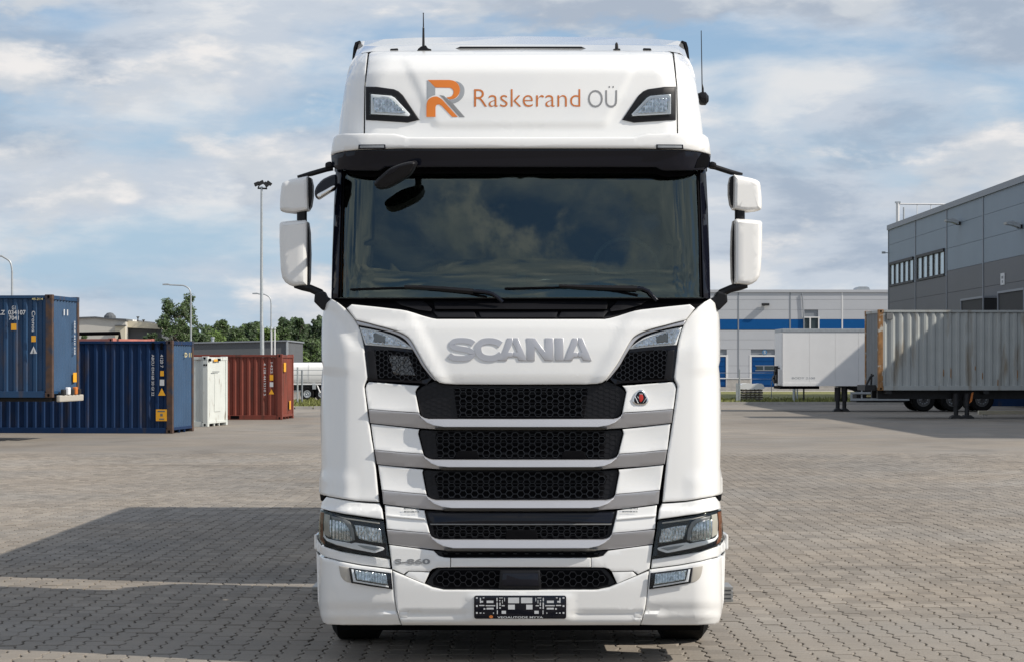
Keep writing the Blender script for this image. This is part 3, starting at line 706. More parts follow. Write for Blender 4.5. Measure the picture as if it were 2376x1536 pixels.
def side_text(root, body, m, px0, py0, px1, py1, plane='side', vertical=False, bold=.01, name='lettering'):
    a = hit(root, px0, py1, plane); c = hit(root, px1, py0, plane)
    if plane == 'side':
        o = Vector((a.x, -.012, a.z)); u = Vector((1, 0, 0)); w = c.x - a.x
    else:
        o = Vector((.012, a.y, a.z)); u = Vector((0, 1, 0)); w = c.y - a.y
    h = c.z - a.z
    def text_plane(*a):
        q = globals()['text_plane'](*a); q['kind'] = 'stuff'; return q
    if vertical: return text_plane(name, body, m, root, o + u * w * 0 + UP * h, -UP, u, h, w, bold)
    return text_plane(name, body, m, root, o, u, UP, w, h, bold)
TRI = [(0, 0), (1, 0), (.5, 1)]
def at(px, D, z): p = ray(px, HY, D); return (p.x, D, z)

low = container('navy blue container standing on the ground with a yellow square sticker low on its side', at(400, 62.0, GZ), R(-6), -1, 12.19, 2.44, 2.60, 'blued', 'blueend', 'rusty', 'blued')
side_text(low, 'ABCU 034168 20 GI 22', 'print', 352, 822, 358, 918, vertical=True, name='serial_number')
side_text(low, '4120 7', 'print', 372, 822, 379, 852, vertical=True, name='serial_number')
decal(low, 'sticker', 'yellow', 372, 860, 380, 872)
decal(low, 'data_plate', 'print', 371, 880, 381, 894)
decal(low, 'warning_triangle', 'yellow', 367, 900, 384, 917, poly=TRI)
st = decal(low, 'sticker', 'yellow', 362, 949, 387, 976)
for k, (y0, y1, x0, x1) in enumerate(((952, 955, 366, 383), (959, 965, 372, 378), (970, 973, 370, 381))):
    decal(low, 'sticker_print', 'greyd', x0, y0, x1, y1, out=.0145)
side_text(low, 'D 11', 'printy', 428, 818, 443, 828, plane='end')
for px0, px1 in ((352, 358), (372, 378)): decal(low, 'vent_cover', 'matte', px0, 795, px1, 811)

upb = container('faded blue container raised on a trailer chassis at the left edge', at(121, 55.6, 1.08), R(-5), -1, 12.19, 2.44, 2.57, 'bluec', 'blueend', 'rusty', 'bluec')
side_text(upb, 'LZ  034107', 'print', -3, 720, 60, 731, bold=.02, name='serial_number')
side_text(upb, '7041', 'print', 21, 733, 44, 743, bold=.02, name='serial_number')
side_text(upb, 'G1', 'print', 28, 710, 37, 719, name='serial_number')
side_text(upb, 'Cronos', 'print', 74, 722, 82, 770, vertical=True)
side_text(upb, '45.214', 'printy', 74, 692, 100, 697)
decal(upb, 'sticker', 'yellow', 26, 751, 38, 766); decal(upb, 'sticker', 'yellow', 73, 779, 83, 793)
tri = decal(upb, 'warning_triangle', 'print', 70, 803, 86, 820, poly=TRI)
decal(upb, 'triangle_print', 'greyd', 76, 809, 80, 819, poly=TRI, out=.015)
side_text(upb, '11', 'print', 147, 719, 157, 732, plane='end', bold=.03)
decal(upb, 'sticker', 'yellow', 169, 864, 177, 886, plane='end')
side_text(upb, 'SERIE 4410 228', 'print', 171, 745, 174, 822, plane='end', vertical=True, name='serial_number')
ct = thing('container_trailer', 'dark skeletal trailer under the raised blue container with a cream tail bar', 'trailer', at(121, 55.6, GZ), R(-5))
def tb_(root, nm, m, a, c, bev=.01): q = MB(); q.box(a, c); return q.build(nm, m, root, bevel=bev)
tb_(ct, 'frame', 'darkmetal', (-12.0, .75, .985), (-.3, 1.0, 1.075)); tb_(ct, 'frame', 'darkmetal', (-12.0, 1.45, .985), (-.3, 1.7, 1.075))
for k in range(3): tb_(ct, 'cross_beam', 'darkmetal', (-11.5 + k * 4.2, .3, 1.0), (-11.3 + k * 4.2, 2.34, 1.085))
tb_(ct, 'tail_bar', 'beige', (.012, .3, .985), (.12, 2.42, 1.15), .03)
for k, (yy, m) in enumerate(((.55, 'darkmetal'), (.95, 'lampwhite'), (1.3, 'darkmetal'), (1.6, 'brown'), (1.9, 'darkmetal'))): tb_(ct, 'tail_lamp', m, (.05, yy, 1.155), (.15, yy + .2, 1.30 + .05 * (k % 2)), .03)
for k in range(3):
    for yy in (.1, 1.98):
        q = MB(); q.lathe([(0, .1), (0, .3), (-.0, .49), (.06, .52), (.32, .52), (.36, .49), (.36, .1)], (0, 0, 0), 'y', 20)
        o = q.build('wheel', 'rubber', ct, smooth=40); o.location = (-4.6 - 1.35 * k, yy, .52)

wh = container('small white container with a plain door between the blue and red ones', at(482, 68.8, GZ), R(-9), -1, 3.0, 2.2, 2.18, 'whitec', 'whitec', 'whitec', 'whitec', plain_end=True)
decal(wh, 'vent_slot', 'greyd', 491, 861, 507, 863, plane='end', out=.03)
for (a, b_, c, d) in ((483, 831, 488, 838), (503, 831, 510, 837)): decal(wh, 'rust_hole', 'matte', a, b_, c, d, plane='end', out=.032)
decal(wh, 'sticker', 'yellow', 495, 833, 503, 838, plane='end', out=.03)
for a, b_ in ((472, 828), (472, 844), (477, 844)): decal(wh, 'bolt_hole', 'matte', a, b_, a + 3.5, b_ + 4, out=.006)
re_ = container('rust red container at the right end of the row beside the tanker', at(654.5, 77.6, GZ), R(-4), -1, 6.06, 2.44, 2.29, 'redc', 'redc', 'redc', 'redc', pitch=.245, epitch=.3)
side_text(re_, '4 128 4415210 5', 'print', 612, 842, 617, 917, vertical=True, name='serial_number')
side_text(re_, '1422', 'print', 628, 840, 633, 866, vertical=True, name='serial_number')
decal(re_, 'sticker', 'yellow', 626, 869, 634, 882); decal(re_, 'data_plate', 'print', 626, 886, 634, 897); decal(re_, 'warning_triangle', 'yellow', 624, 902, 636, 914, poly=TRI)
decal(re_, 'sticker', 'yellow', 658, 841, 663, 862, plane='end'); decal(re_, 'sticker', 'yellow', 671, 929, 674, 949, plane='end')
decal(re_, 'forklift_pocket', 'matte', 535, 964, 555, 971, out=-.004)
fr = container('faded red container mostly hidden behind the navy blue one', at(262, 72.0, GZ), R(-24), -1, 6.06, 2.44, 2.78, 'redc', 'pinkc', 'pinkc', 'pinkc')
q = MB(); q.tube([(-2.2, .3, 2.8), (-2.2, .3, 2.92), (.05, .3, 2.94), (.05, .3, 2.76)], .06, 8); q.build('roof_pipe', 'matte', fr)

gc = container('grey ribbed container with an orange rusty corner post on a trailer', at(2038, 79.0, .995), R(2.5), 1, 12.19, 2.44, 2.86, 'greyc', 'greyend', 'rustpost', 'greyc', pitch=.30)
q = MB(); q.box((.3, -.002, 2.52), (.52, .03, 2.74)); q.build('vent_cover', 'lampgrey', gc)
for k in range(7):
    rd = random.Random(k); xx = 2.2 + k * .55 + rd.uniform(-.2, .2); zz = rd.uniform(.35, .9); hh = rd.uniform(.15, .5)
    q = MB(); q.prism([(xx, zz), (xx + .03, zz - hh * .2), (xx + .025, zz - hh), (xx - .01, zz - hh * .8)], .026, .030); q.build('rust_streak', 'rustpost', gc)
gt = thing('container_trailer', 'black trailer chassis with two landing legs under the grey container', 'trailer', at(2038, 79.0, GZ), R(2.5))
tb_(gt, 'frame', 'darkmetal', (.1, .6, .70), (12.0, .8, 1.0)); tb_(gt, 'frame', 'darkmetal', (.1, 1.6, .70), (12.0, 1.8, 1.0))
for k in range(4): tb_(gt, 'cross_beam', 'darkmetal', (.3 + k * 3.5, .06, .88), (.5 + k * 3.5, 2.36, 1.005))
tb_(gt, 'front_bracket', 'darkmetal', (-.42, .3, 1.0), (-.02, 1.7, 1.2)); q = MB(); q.tube([(-.35, .4, 1.2), (-.2, .4, 1.5), (-.08, .4, 1.55)], .04, 6).tube([(-.12, .7, 1.1), (-.1, .7, 1.6)], .035, 6); q.build('air_hose', 'darkmetal', gt)
for px in (2222, 2247.5):
    xx = hit(gt, px, 900, 'side').x; q = MB(); q.tube([(xx, .25, .1), (xx, .25, .45)], .085, 8).tube([(xx, .25, .45), (xx, .25, .9)], .12, 8); lg = q.build('landing_leg', 'darkmetal', gt, smooth=50)
    q = MB(); q.prism([(xx - .24, 0), (xx + .24, 0), (xx + .2, .06), (xx + .09, .13), (xx - .09, .13), (xx - .2, .06)], .05, .45); q.build('foot', 'darkmetal', lg)
xx = hit(gt, 2253, 920, 'side').x; q = MB(); q.prism([(xx - .03, .55), (xx + .06, .62), (xx + .12, .95), (xx + .05, .93)], .1, .13); q.build('strap', 'brown', gt)
for k in range(3):
    for yy in (.1, 1.98):
        q = MB(); q.lathe([(0, .1), (0, .3), (0, .49), (.06, .52), (.32, .52), (.36, .49), (.36, .1)], (0, 0, 0), 'y', 20); o = q.build('wheel', 'rubber', gt, smooth=40); o.location = (8.4 + 1.35 * k, yy, .52)

# ---------------------------------------------------------------- white box trailer
bt = thing('box_trailer', 'plain white box trailer parked behind the grey container', 'trailer', at(1817, 91.0, GZ)); bt['sx'] = 1
TL, TW, TZ0, TZ1 = 11.2, 2.5, 1.05, 3.385
sx_ = [0.0] + [hit(bt, p, 830, 'side').x for p in (1878, 1938, 1992)] + [4.3, 5.4, 6.5, 7.6, 8.7, 9.8, TL]
for (a, c) in zip(sx_, sx_[1:]): tb_(bt, 'side_panel', 'trailw', (a + .003, 0, TZ0 + .14), (c - .003, .06, TZ1 - .13), 0)
tb_(bt, 'inner_wall', 'trailw', (.02, .062, TZ0), (TL, TW, TZ1 - .01), 0)
tb_(bt, 'top_rail', 'galv', (-.02, -.02, TZ1 - .128), (TL, .06, TZ1 + .004)); tb_(bt, 'bottom_rail', 'trailw', (-.02, -.02, TZ0), (TL, .06, TZ0 + .135)); tb_(bt, 'corner_post', 'wtrim', (-.025, -.015, TZ0 + .137), (-.001, .1, TZ1 - .13))
e = tb_(bt, 'front_wall', 'trailw', (-.05, .12, TZ0 + .02), (.018, TW - .1, TZ1 - .14)); tb_(bt, 'header', 'galv', (-.06, .12, TZ1 - .138), (.018, TW - .1, TZ1))
q = MB(); rd = random.Random(5)
for k in range(9): y0 = .5 + rd.uniform(0, 1.2); z0 = 1.15 + k * .08; q.box((-.22, y0, z0), (-.052, y0 + rd.uniform(.2, .5), z0 + rd.uniform(.08, .2)))
q.build('coupling_gear', 'darkmetal', bt); tb_(bt, 'gear_cover', 'wtrim', (-.16, .15, 1.12), (-.052, .45, 1.75))
tb_(bt, 'underrun', 'matte', (-.1, .1, .93), (1.5, 2.4, 1.045))
text_plane('lettering', 'BODY 2100', 'greyl', bt, (.36, -.004, 1.34), (1, 0, 0), UP, .95, .08)
q = MB(); q.prism([(2.3, 1.045), (TL - .2, 1.045), (TL - .2, .72), (3.4, .72), (3.1, .86)], .5, 2.0); q.build('chassis', 'darkmetal', bt)
for px in (1946.5, 1962):
    xx = hit(bt, px, 930, 'side').x; yy = .35
    q = MB(); q.tube([(xx, yy, .08), (xx, yy, .42)], .085, 8).tube([(xx, yy, .42), (xx, yy, 1.0)], .13, 8); lg = q.build('landing_leg', 'darkmetal', bt, smooth=50)
    q = MB(); q.prism([(xx - .22, 0), (xx + .22, 0), (xx + .16, .07), (xx + .07, .14), (xx - .07, .14), (xx - .16, .07)], yy - .2, yy + .2); q.build('foot', 'darkmetal', lg)
xa, xb = hit(bt, 1973, 900, 'side').x, hit(bt, 2110, 900, 'side').x
tb_(bt, 'side_guard', 'galv', (xa, -.02, .72), (xb, .04, .81)); tb_(bt, 'side_guard', 'galv', (xa, -.02, .455), (xb, .04, .545)); tb_(bt, 'guard_upright', 'galv', (xa, -.015, .547), (xa + .09, .035, .718))
for xx in (xa + .45, xb - .45, xb - .15): tb_(bt, 'guard_upright', 'galv', (xx, .042, .5), (xx + .06, .09, .9))
tb_(bt, 'number_plate', 'printy', (xa + .68, .09, .60), (xa + 1.1, .11, .70)); tb_(bt, 'pallet_box', 'darkmetal', (xa + .3, .3, .38), (xb - .1, 1.9, .70))
tb_(bt, 'toolbox', 'blued', (hit(bt, 2268, 930, 'side').x, .2, .22), (TL + .5, 1.6, .78)); tb_(bt, 'toolbox_lid', 'blued', (hit(bt, 2268, 930, 'side').x, .16, .785), (TL + .5, 1.64, .84))
for k in range(3):
    xx = hit(bt, 2144.5, 930, 'side').x + 1.2 * k
    for yy in (.12, 1.95):
        q = MB(); q.lathe([(.02, .28), (0, .44), (.05, .48), (.3, .48), (.36, .44), (.36, .2)], (0, 0, 0), 'y', 28); o = q.build('wheel', 'rubber', bt, smooth=40); o.location = (xx, yy, .485)
        q = MB(); q.lathe([(.05, .001), (-.01, .04), (.05, .06), (.07, .13), (.02, .17), (.02, .20), (.05, .215), (.05, .28)], (0, 0, 0), 'y', 28); q.build('rim', 'steel', o, smooth=30)
        for a in range(10):
            q = MB(); an = 2 * math.pi * a / 10; q.box((math.cos(an) * .165 - .018, -.005, math.sin(an) * .165 - .018), (math.cos(an) * .165 + .018, .05, math.sin(an) * .165 + .018)); q.build('wheel_nut', 'galv', o)
        q = MB(); q.tube([(.62 * math.cos(R(a)), .1, .62 * math.sin(R(a)) - .03) for a in range(15, 166, 15)], .02, 6); q.build('mudguard', 'darkmetal', o)

tm = thing('timber', 'pale timber beam lying under the grey container trailer', 'timber', (ray(2330, 846, 84).x, 84, GZ), R(4))
q = MB(); q.box((-1.0, -.08, .05), (1.6, .08, .19)); q.build('beam', 'creamy', tm, bevel=.01)
for xx in (-.8, .9): q = MB(); q.box((xx, -.2, 0), (xx + .1, .2, .049)); q.build('bearer', 'concrete', tm)

# ---------------------------------------------------------------- pallet stack, posts, fences, tanker
ps = thing('pallet_stack', 'stack of pallets topped with a bundle wrapped in white sheet beside the grass', 'pallets', at(1744, 112.5, GZ + .13))
z = 0
for k in range(5):
    c = k % 2 * .02
    for yy in (-.5, -.05, .4): tb_(ps, 'bearer', 'bark', (-.52 + c, yy, z), (.50 + c, yy + .1, z + .07), 0)
    for xx in (-.52, -.30, -.08, .14, .36): tb_(ps, 'slat', 'concrete', (xx + c, -.52, z + .071), (xx + c + .14, .52, z + .095), 0)
    z += .115
q = MB(); q.prism(smooth_poly([(-.62, z), (.5, z), (.58, z + .12), (.45, z + .27), (.1, z + .25), (-.2, z + .29), (-.52, z + .26), (-.66, z + .12)], 3, True), -.5, .5); q.build('wrapped_bundle', 'trailw', ps, smooth=50)
for k, (px, top, D, m, lab) in enumerate(((1716, 856, 111, 'galv', 'thin steel post just left of the pallet stack'), (1842.5, 895, 110, 'galv', 'thick grey post under the front of the white box trailer'), (1850, 897, 113, 'galv', 'thin bent post right of the thick one under the box trailer'), (1865, 897, 110, 'darkmetal', 'dark post with a short arm under the white box trailer'))):
    p = ray(px, top, D); t = thing('post', lab, 'post', (p.x, D, GZ + .05), 0, 'posts along the verge')
    q = MB(); q.tube([(0, 0, 0), (0, 0, p.z - GZ - .05)], .075 if k == 1 else .04, 8); q.build('shaft', m, t, smooth=60)
    if k == 3: q = MB(); q.tube([(0, 0, p.z - .08), (.16, 0, p.z - .06)], .03, 6); q.build('arm', m, t)
    if k == 0: q = MB(); q.box((-.18, -.05, .0), (-.05, .05, .95)); q.build('side_plate', 'galv', t)
for side, (pxs, D, y0, yr, lab) in enumerate((((690.5, 700.8, 760, 800), 104.0, 854, (860, 871), 'wire mesh fence with steel posts in front of the white tanker'), ((1640, 1714, 1790, 1865, 1940), 113.5, 880, (866, 880), 'thin wire fence crossing in front of the grey and blue warehouse'))):
    p0 = ray(pxs[0], y0, D); t = thing('wire_fence', lab, 'fence', (p0.x, D, GZ + .05))
    for k, px in enumerate(pxs):
        p = ray(px, y0 if k == 0 else y0 + 6, D); q = MB(); q.tube([(p.x - p0.x, 0, 0), (p.x - p0.x, 0, p.z - GZ)], .045 if side == 0 else .02, 6); q.build('fence_post', 'galv' if k == 0 else 'trim', t)
    for py in yr:
        z = ray(0, py, D).z; q = MB(); q.tube([(-.3, 0, z), (ray(pxs[-1], 0, D).x - p0.x, 0, z)], .012, 4); q.build('wire', 'trim', t)
tk = thing('tanker', 'white tank trailer with dark running gear beyond the red container', 'tanker', at(720, 119.0, GZ))
kx = 119.0 / F
q = MB(); sgn = lambda c: math.copysign(abs(c) ** .55, c)
pr = [(.84 * sgn(math.cos(2 * math.pi * k / 28)), 1.44 + .60 * sgn(math.sin(2 * math.pi * k / 28))) for k in range(28)]
q.prism(pr, -75 * kx, 110 * kx, axis='x'); tnk = q.build('tank', 'whitet', tk, smooth=40)
for xx in (-40, 0, 40, 80):
    q = MB(); n = 28; a = [(1.012 * y, 1.44 + (zz - 1.44) * 1.015) for y, zz in pr]; q.prism(a, xx * kx - .03, xx * kx + .03, axis='x'); q.build('tank_band', 'wtrim', tk, smooth=40)
tb_(tk, 'catwalk', 'galv', (-75 * kx, -.3, 2.045), (110 * kx, .3, 2.06)); tb_(tk, 'chassis', 'darkmetal', (-75 * kx, -.55, .56), (110 * kx, .55, .86)); tb_(tk, 'side_rail', 'trailw', (-75 * kx, -.86, .86), (110 * kx, -.80, .93))
for xx in (-4, 30, 64):
    for yy in (-.86, .55):
        q = MB(); q.lathe([(.02, .2), (0, .33), (.05, .37), (.26, .37), (.3, .33), (.3, .15)], (0, 0, 0), 'y', 24); o = q.build('wheel', 'rubber', tk, smooth=40); o.location = (xx * kx, yy, .375)
        q = MB(); q.lathe([(.06, .001), (.0, .06), (.06, .1), (.02, .17), (.02, .2)], (0, 0, 0), 'y', 20); q.build('rim', 'galv', o, smooth=30)
q = MB(); q.tube([(18 * kx, -.8, .9), (26 * kx, -.9, .45), (34 * kx, -.82, .5)], .04, 6); q.build('hose', 'wtrim', tk); tb_(tk, 'valve_box', 'galv', (8 * kx, -.88, .62), (16 * kx, -.5, .9))
# ================================================================ the truck
XC, TD = 0.056, 14.0
T0 = Vector((XC, TD, 0))
truck = thing('truck', 'large white tractor truck with high roof and black grille facing the camera', 'truck', T0)
def prof_fn(pts):
    zs = np.array([p[0] for p in pts]); ds = np.array([p[1] for p in pts]); zz = np.linspace(zs[0] - .5, zs[-1] + .5, 600)
    dd = np.interp(zz, zs, ds); k = np.exp(-np.linspace(-2, 2, 21) ** 2); k /= k.sum(); dd = np.convolve(np.pad(dd, 10, 'edge'), k, 'valid')
    return lambda z: float(np.interp(z, zz, dd))
def corner(X, w, rx, ry):
    u = min(max((abs(X - XC) - (w - rx)) / rx, 0), .985); return ry * (1 - math.sqrt(1 - u * u))
P_low = prof_fn([(.2, .012), (.5, .0), (.9, .015), (1.1, .05), (2.0, .11), (2.5, .2)])
P_glass = prof_fn([(2.2, .17), (2.45, .19), (3.2, .30)])
P_vis = prof_fn([(3.0, .23), (3.15, .21), (3.3, .19), (3.42, .21)])
P_roof = prof_fn([(3.2, .31), (3.4, .33), (3.62, .343), (3.80, .375), (3.90, .45), (3.97, .60), (4.02, .78)])
def S_low(X, Z): return P_low(Z) + .06 * ((X - XC) / 1.25) ** 2 + corner(X, 1.30, .215, .27)
def S_glass(X, Z): return P_glass(Z) + .05 * ((X - XC) / 1.25) ** 2 + corner(X, 1.26 - .04 * max(0, Z - 2.3), .22, .22)
def S_vis(X, Z): return P_vis(Z) + .05 * ((X - XC) / 1.25) ** 2 + corner(X, 1.265, .30, .34)
def S_roof(X, Z): return P_roof(Z) + .07 * ((X - XC) / 1.25) ** 2 + corner(X, 1.235 - .12 * max(0, Z - 3.3) - .25 * max(0, Z - 3.75), .30, .40)
def on(px, py, S, off=0.0):
    D = TD
    for _ in range(14):
        X = (px - CX) * D / F; Z = EYE - (py - HY) * D / F; D = .4 * D + .6 * (TD + S(X, Z) + off)
    return ray(px, py, D)
def mir(pts): return [(2417 - x, y) for x, y in pts]
def panel(name, pts, m, parent=None, S=S_low, off=0.0, thick=.04, bev=2.0, bevd=None, grid=24, disp=None, sharp=38, mirror=False, gx=None):
    if mirror: pts = mir(pts)
    if bevd is None: bevd = bev * .0022
    # drop duplicates
    P = [p for k, p in enumerate(pts) if k == 0 or (abs(p[0] - pts[k - 1][0]) + abs(p[1] - pts[k - 1][1])) > .3]
    bm = bmesh.new(); f = bm.faces.new([bm.verts.new((x, -y, 0)) for x, y in P]); f.normal_update()
    if f.normal.z < 0: f.normal_flip(); f.normal_update()
    lay = bm.verts.layers.float.new('d'); outer = set(f.verts)
    for v in outer: v[lay] = bevd
    lay = bm.verts.layers.float['d']
    bmesh.ops.inset_individual(bm, faces=[f], thickness=bev * .35, use_even_offset=True)
    for v in f.verts: v[lay] = bevd * .3
    bmesh.ops.inset_individual(bm, faces=[f], thickness=bev * .65, use_even_offset=True)
    for v in f.verts: v[lay] = 0
    bmesh.ops.triangulate(bm, faces=bm.faces[:])
    xs = [v.co.x for v in bm.verts]; ys = [v.co.y for v in bm.verts]
    step = gx or grid; x = math.floor(min(xs) / step) * step + step
    while x < max(xs):
        bmesh.ops.bisect_plane(bm, geom=bm.verts[:] + bm.edges[:] + bm.faces[:], plane_co=(x + .013, 0, 0), plane_no=(1, 0, 0), dist=1e-4); x += step
    y = math.floor(min(ys) / grid) * grid + grid
    while y < max(ys):
        bmesh.ops.bisect_plane(bm, geom=bm.verts[:] + bm.edges[:] + bm.faces[:], plane_co=(0, y + .017, 0), plane_no=(0, 1, 0), dist=1e-4); y += grid
    lay = bm.verts.layers.float['d']
    bx0, bx1, by0, by1 = min(xs), max(xs), -max(ys), -min(ys)
    for v in bm.verts:
        px, py = v.co.x, -v.co.y
        d = v[lay] + off + (disp(px, py, (px - bx0) / (bx1 - bx0), (py - by0) / (by1 - by0)) if disp else 0)
        v.co = on(px, py, S, d) - T0
    be = [e for e in bm.edges if len(e.link_faces) == 1]
    r = bmesh.ops.extrude_edge_only(bm, edges=be)
    for v in r['geom']:
        if isinstance(v, bmesh.types.BMVert): v.co.y += thick
    bm.normal_update(); bmesh.ops.recalc_face_normals(bm, faces=bm.faces)
    big = max(bm.faces, key=lambda q: q.calc_area() * abs(q.normal.y))
    if big.normal.y > 0: bmesh.ops.reverse_faces(bm, faces=bm.faces)
    return finish(bm, name, m, parent if parent is not None else truck, sharp)
def both(name, pts, m, parent=None, **k):
    return panel(name, pts, m, parent, **k), panel(name, pts, m, parent, mirror=True, **k)
def full(left):                     # closes a left half outline (top to bottom) with its mirror image
    return left + mir(left)[::-1]
def tk_build(mb, name, m, parent=None, **k): return mb.build(name, m, parent if parent is not None else truck, origin=tuple(T0), **k)
def sstep(a, b, x): t = min(max((x - a) / (b - a), 0), 1); return t * t * (3 - 2 * t)
def seg_side(px, py, x0, y0, x1, y1):   # signed distance in pixels from a line, positive on its right
    dx, dy = x1 - x0, y1 - y0; L = math.hypot(dx, dy); return ((px - x0) * dy - (py - y0) * dx) / L

# ---- cab shell, chassis, wheels (what carries the panels, seen from the side)
def ring(D, prof, zt):
    L_ = [(XC - w, D, z) for z, w in prof]; return L_ + [(2 * XC - x, D, z) for x, D, z in reversed(L_)]
cabp = [(1.02, 1.235), (1.7, 1.25), (2.35, 1.235), (3.2, 1.17), (3.35, 1.14), (3.7, 1.10), (3.86, 1.02), (3.92, .9)]
mb = MB(); rings = [ring(14.56, cabp[:4] + [(3.35, 1.14), (3.58, 1.08), (3.66, 1.0), (3.68, .9)], 0), ring(14.95, cabp[:5] + [(3.66, 1.09), (3.80, 1.01), (3.85, .9)], 0), ring(16.9, [(z + (0.2 if z > 3.6 else 0), w) for z, w in cabp], 0)]
nr = len(rings[0]); mb.add([p for r in rings for p in r], [(i * nr + k, i * nr + k + 1, (i + 1) * nr + k + 1, (i + 1) * nr + k) for i in range(2) for k in range(nr - 1)] + [tuple(2 * nr + k for k in range(nr))])
cab = tk_build(mb, 'cab_shell', 'white', smooth=35)
mb = MB(); x0, x1 = XC - 1.08, XC + 1.08
mb.add([(x0, 14.62, 1.9), (x1, 14.62, 1.9), (x1, 14.62, 3.25), (x0, 14.62, 3.25), (x0, 16.7, 1.9), (x1, 16.7, 1.9), (x1, 16.7, 3.25), (x0, 16.7, 3.25)], [(0, 4, 5, 1), (3, 2, 6, 7), (0, 3, 7, 4), (1, 5, 6, 2), (4, 7, 6, 5)])
tk_build(mb, 'cabin_lining', 'cabin')
for s in (-1, 1):      # side fairings behind the cab, sills, tanks
    mb = MB(); mb.prism([(16.95, 1.05), (18.1, 1.05), (18.1, 3.6), (17.6, 4.0), (16.95, 4.05)], XC + s * 1.19, XC + s * 1.225, axis='x'); tk_build(mb, 'side_fairing', 'white', bevel=.01)
    mb = MB(); mb.box((XC + s * 1.0, 16.4, .35), (XC + s * 1.24, 18.6, 1.0)); tk_build(mb, 'fuel_tank', 'silver', bevel=.06, smooth=40)
    mb = MB(); n = 9; arc = [(15.45 + .62 * math.cos(R(180 - a)), .52 + .62 * math.sin(R(180 - a))) for a in np.linspace(20, 160, n)]; arc2 = [(y_ * 1.0, z_ + .06) for y_, z_ in reversed(arc)]
    mb.prism(arc + arc2, XC + s * .95, XC + s * 1.27, axis='x'); tk_build(mb, 'wheel_arch', 'white', smooth=40)
    mb = MB(); mb.box((XC + s * .93, 14.5, .9), (XC + s * 1.24, 14.9, 1.2)); mb.box((XC + s * .93, 16.05, .35), (XC + s * 1.24, 16.38, 1.05)); tk_build(mb, 'entry_step', 'white', bevel=.02)
for y in (15.45, 19.9):
    for s in (-1, 1):
        mb = MB(); xo = XC + s * 1.285
        mb.lathe([(0, .22), (-s * .0, .30), (s * .005, .46), (-s * .035, .515), (-s * .30, .515), (-s * .33, .46), (-s * .33, .2)], (xo, y, .515), 'x', 36); wh_ = tk_build(mb, 'wheel', 'rubber', smooth=35)
        mb = MB(); mb.lathe([(-s * .10, .001), (-s * .05, .08), (-s * .10, .14), (-s * .06, .24), (-s * .0, .30)], (xo, y, .515), 'x', 24); mb.build('rim', 'chrome', wh_, smooth=30, origin=tuple(T0))
mb = MB(); mb.box((XC - .45, 14.5, .55), (XC - .3, 21, .85)).box((XC + .3, 14.5, .55), (XC + .45, 21, .85)); tk_build(mb, 'frame', 'darkmetal')
mb = MB(); mb.box((XC - .95, 15.35, .36), (XC + .95, 15.52, .56)); tk_build(mb, 'front_axle', 'darkmetal')
mb = MB(); mb.box((XC - .85, 14.7, .42), (XC + .85, 15.2, .95)); mb.box((XC - .6, 15.6, .6), (XC + .6, 17, 1.2)); tk_build(mb, 'engine', 'matte')
mb = MB(); mb.box((XC - 1.16, 14.32, .19), (XC + 1.16, 14.42, .5)); mb.box((XC - .88, 14.43, .27), (XC + .88, 18.0, .40)); tk_build(mb, 'undertray_light_blocker', 'matte')  # unseen plates added to block light and darken the ground below
# ---- dark carrier behind every front gap
car = full([(1208, 700), (800, 706), (766, 706), (755, 760), (756, 1140), (750, 1160), (752, 1290), (756, 1440), (1208, 1440)])
panel('front_carrier', car, 'matte', off=.045, thick=.3, bev=2, grid=40)

# ---- corner panels
cpl = [(768.5, 694), (783, 702), (798, 714), (812, 728), (824, 742.5), (832, 757), (837.5, 772), (841.5, 788), (845, 806), (850, 849), (853, 874), (852, 880), (847, 890), (845, 897), (850, 935), (862, 1018), (868, 1050), (879.5, 1164), (847, 1162), (826, 1161), (792, 1155.5), (765, 1151), (743, 1145), (740.5, 1140), (741, 1108), (746, 1082), (745, 1040), (744, 960), (745, 900), (747, 868), (749.5, 850), (746, 836), (745.5, 790), (747, 740), (751, 718), (758, 704)]
def cp_disp(px, py, u, v):
    if px > 1208: px = 2417 - px
    d = -.014 * sstep(868, 846, py + (px - 745) * .10) * sstep(765, 745, px) * 0
    d += .010 * sstep(845, 872, py - (px - 745) * .1) * sstep(850, 760, px)          # shoulder step half way down
    d += -.010 * sstep(1088, 1112, py - (px - 745) * .05) * sstep(840, 800, px)       # lower swelling
    d += .012 * math.exp(-((px - (752 + (py - 700) * .75)) / 18) ** 2) * sstep(700, 730, py) * sstep(830, 770, py)
    return d
both('corner_panel', cpl, 'white', off=-.012, thick=.12, bev=4, grid=12, gx=4, disp=cp_disp)
both('corner_notch', [(742, 1146), (752, 1149), (752, 1164), (744, 1160)], 'matte', off=.0, thick=.03, bev=1)
# ---- front flap with the maker's lettering
edge = smooth_poly([(825.5, 743), (850, 748.5), (876, 755.5), (897, 761), (915, 766.5), (932, 773), (946.5, 782), (956, 793.5), (966, 811), (983, 841.5), (1000, 866), (1011.6, 881)], 3)
fl = [(1208, 741), (1014, 741), (1001, 738.8), (980, 733), (962, 727), (945, 722), (928, 719), (870, 712.5), (816, 707), (804.5, 716)] + edge + [(1019.5, 887), (1032.5, 889.6), (1060, 891), (1208, 891.3)]
def flap_disp(px, py, u, v):
    if px > 1208: px = 2417 - px
    k = seg_side(px, py, 950, 728, 1012, 850)
    return -.014 * sstep(-20, 8, -k) - .010 * sstep(741, 762, py) + .012 * sstep(868, 893, py)
panel('front_flap', full(fl), 'white', off=-.02, thick=.06, bev=3, grid=9, disp=flap_disp)
strip = edge + [(1009, 882.5)] + [(x - 2.5 - min(7, (881 - y) * .06), y + min(10, (881 - y) * .13)) for x, y in edge[::-1]]
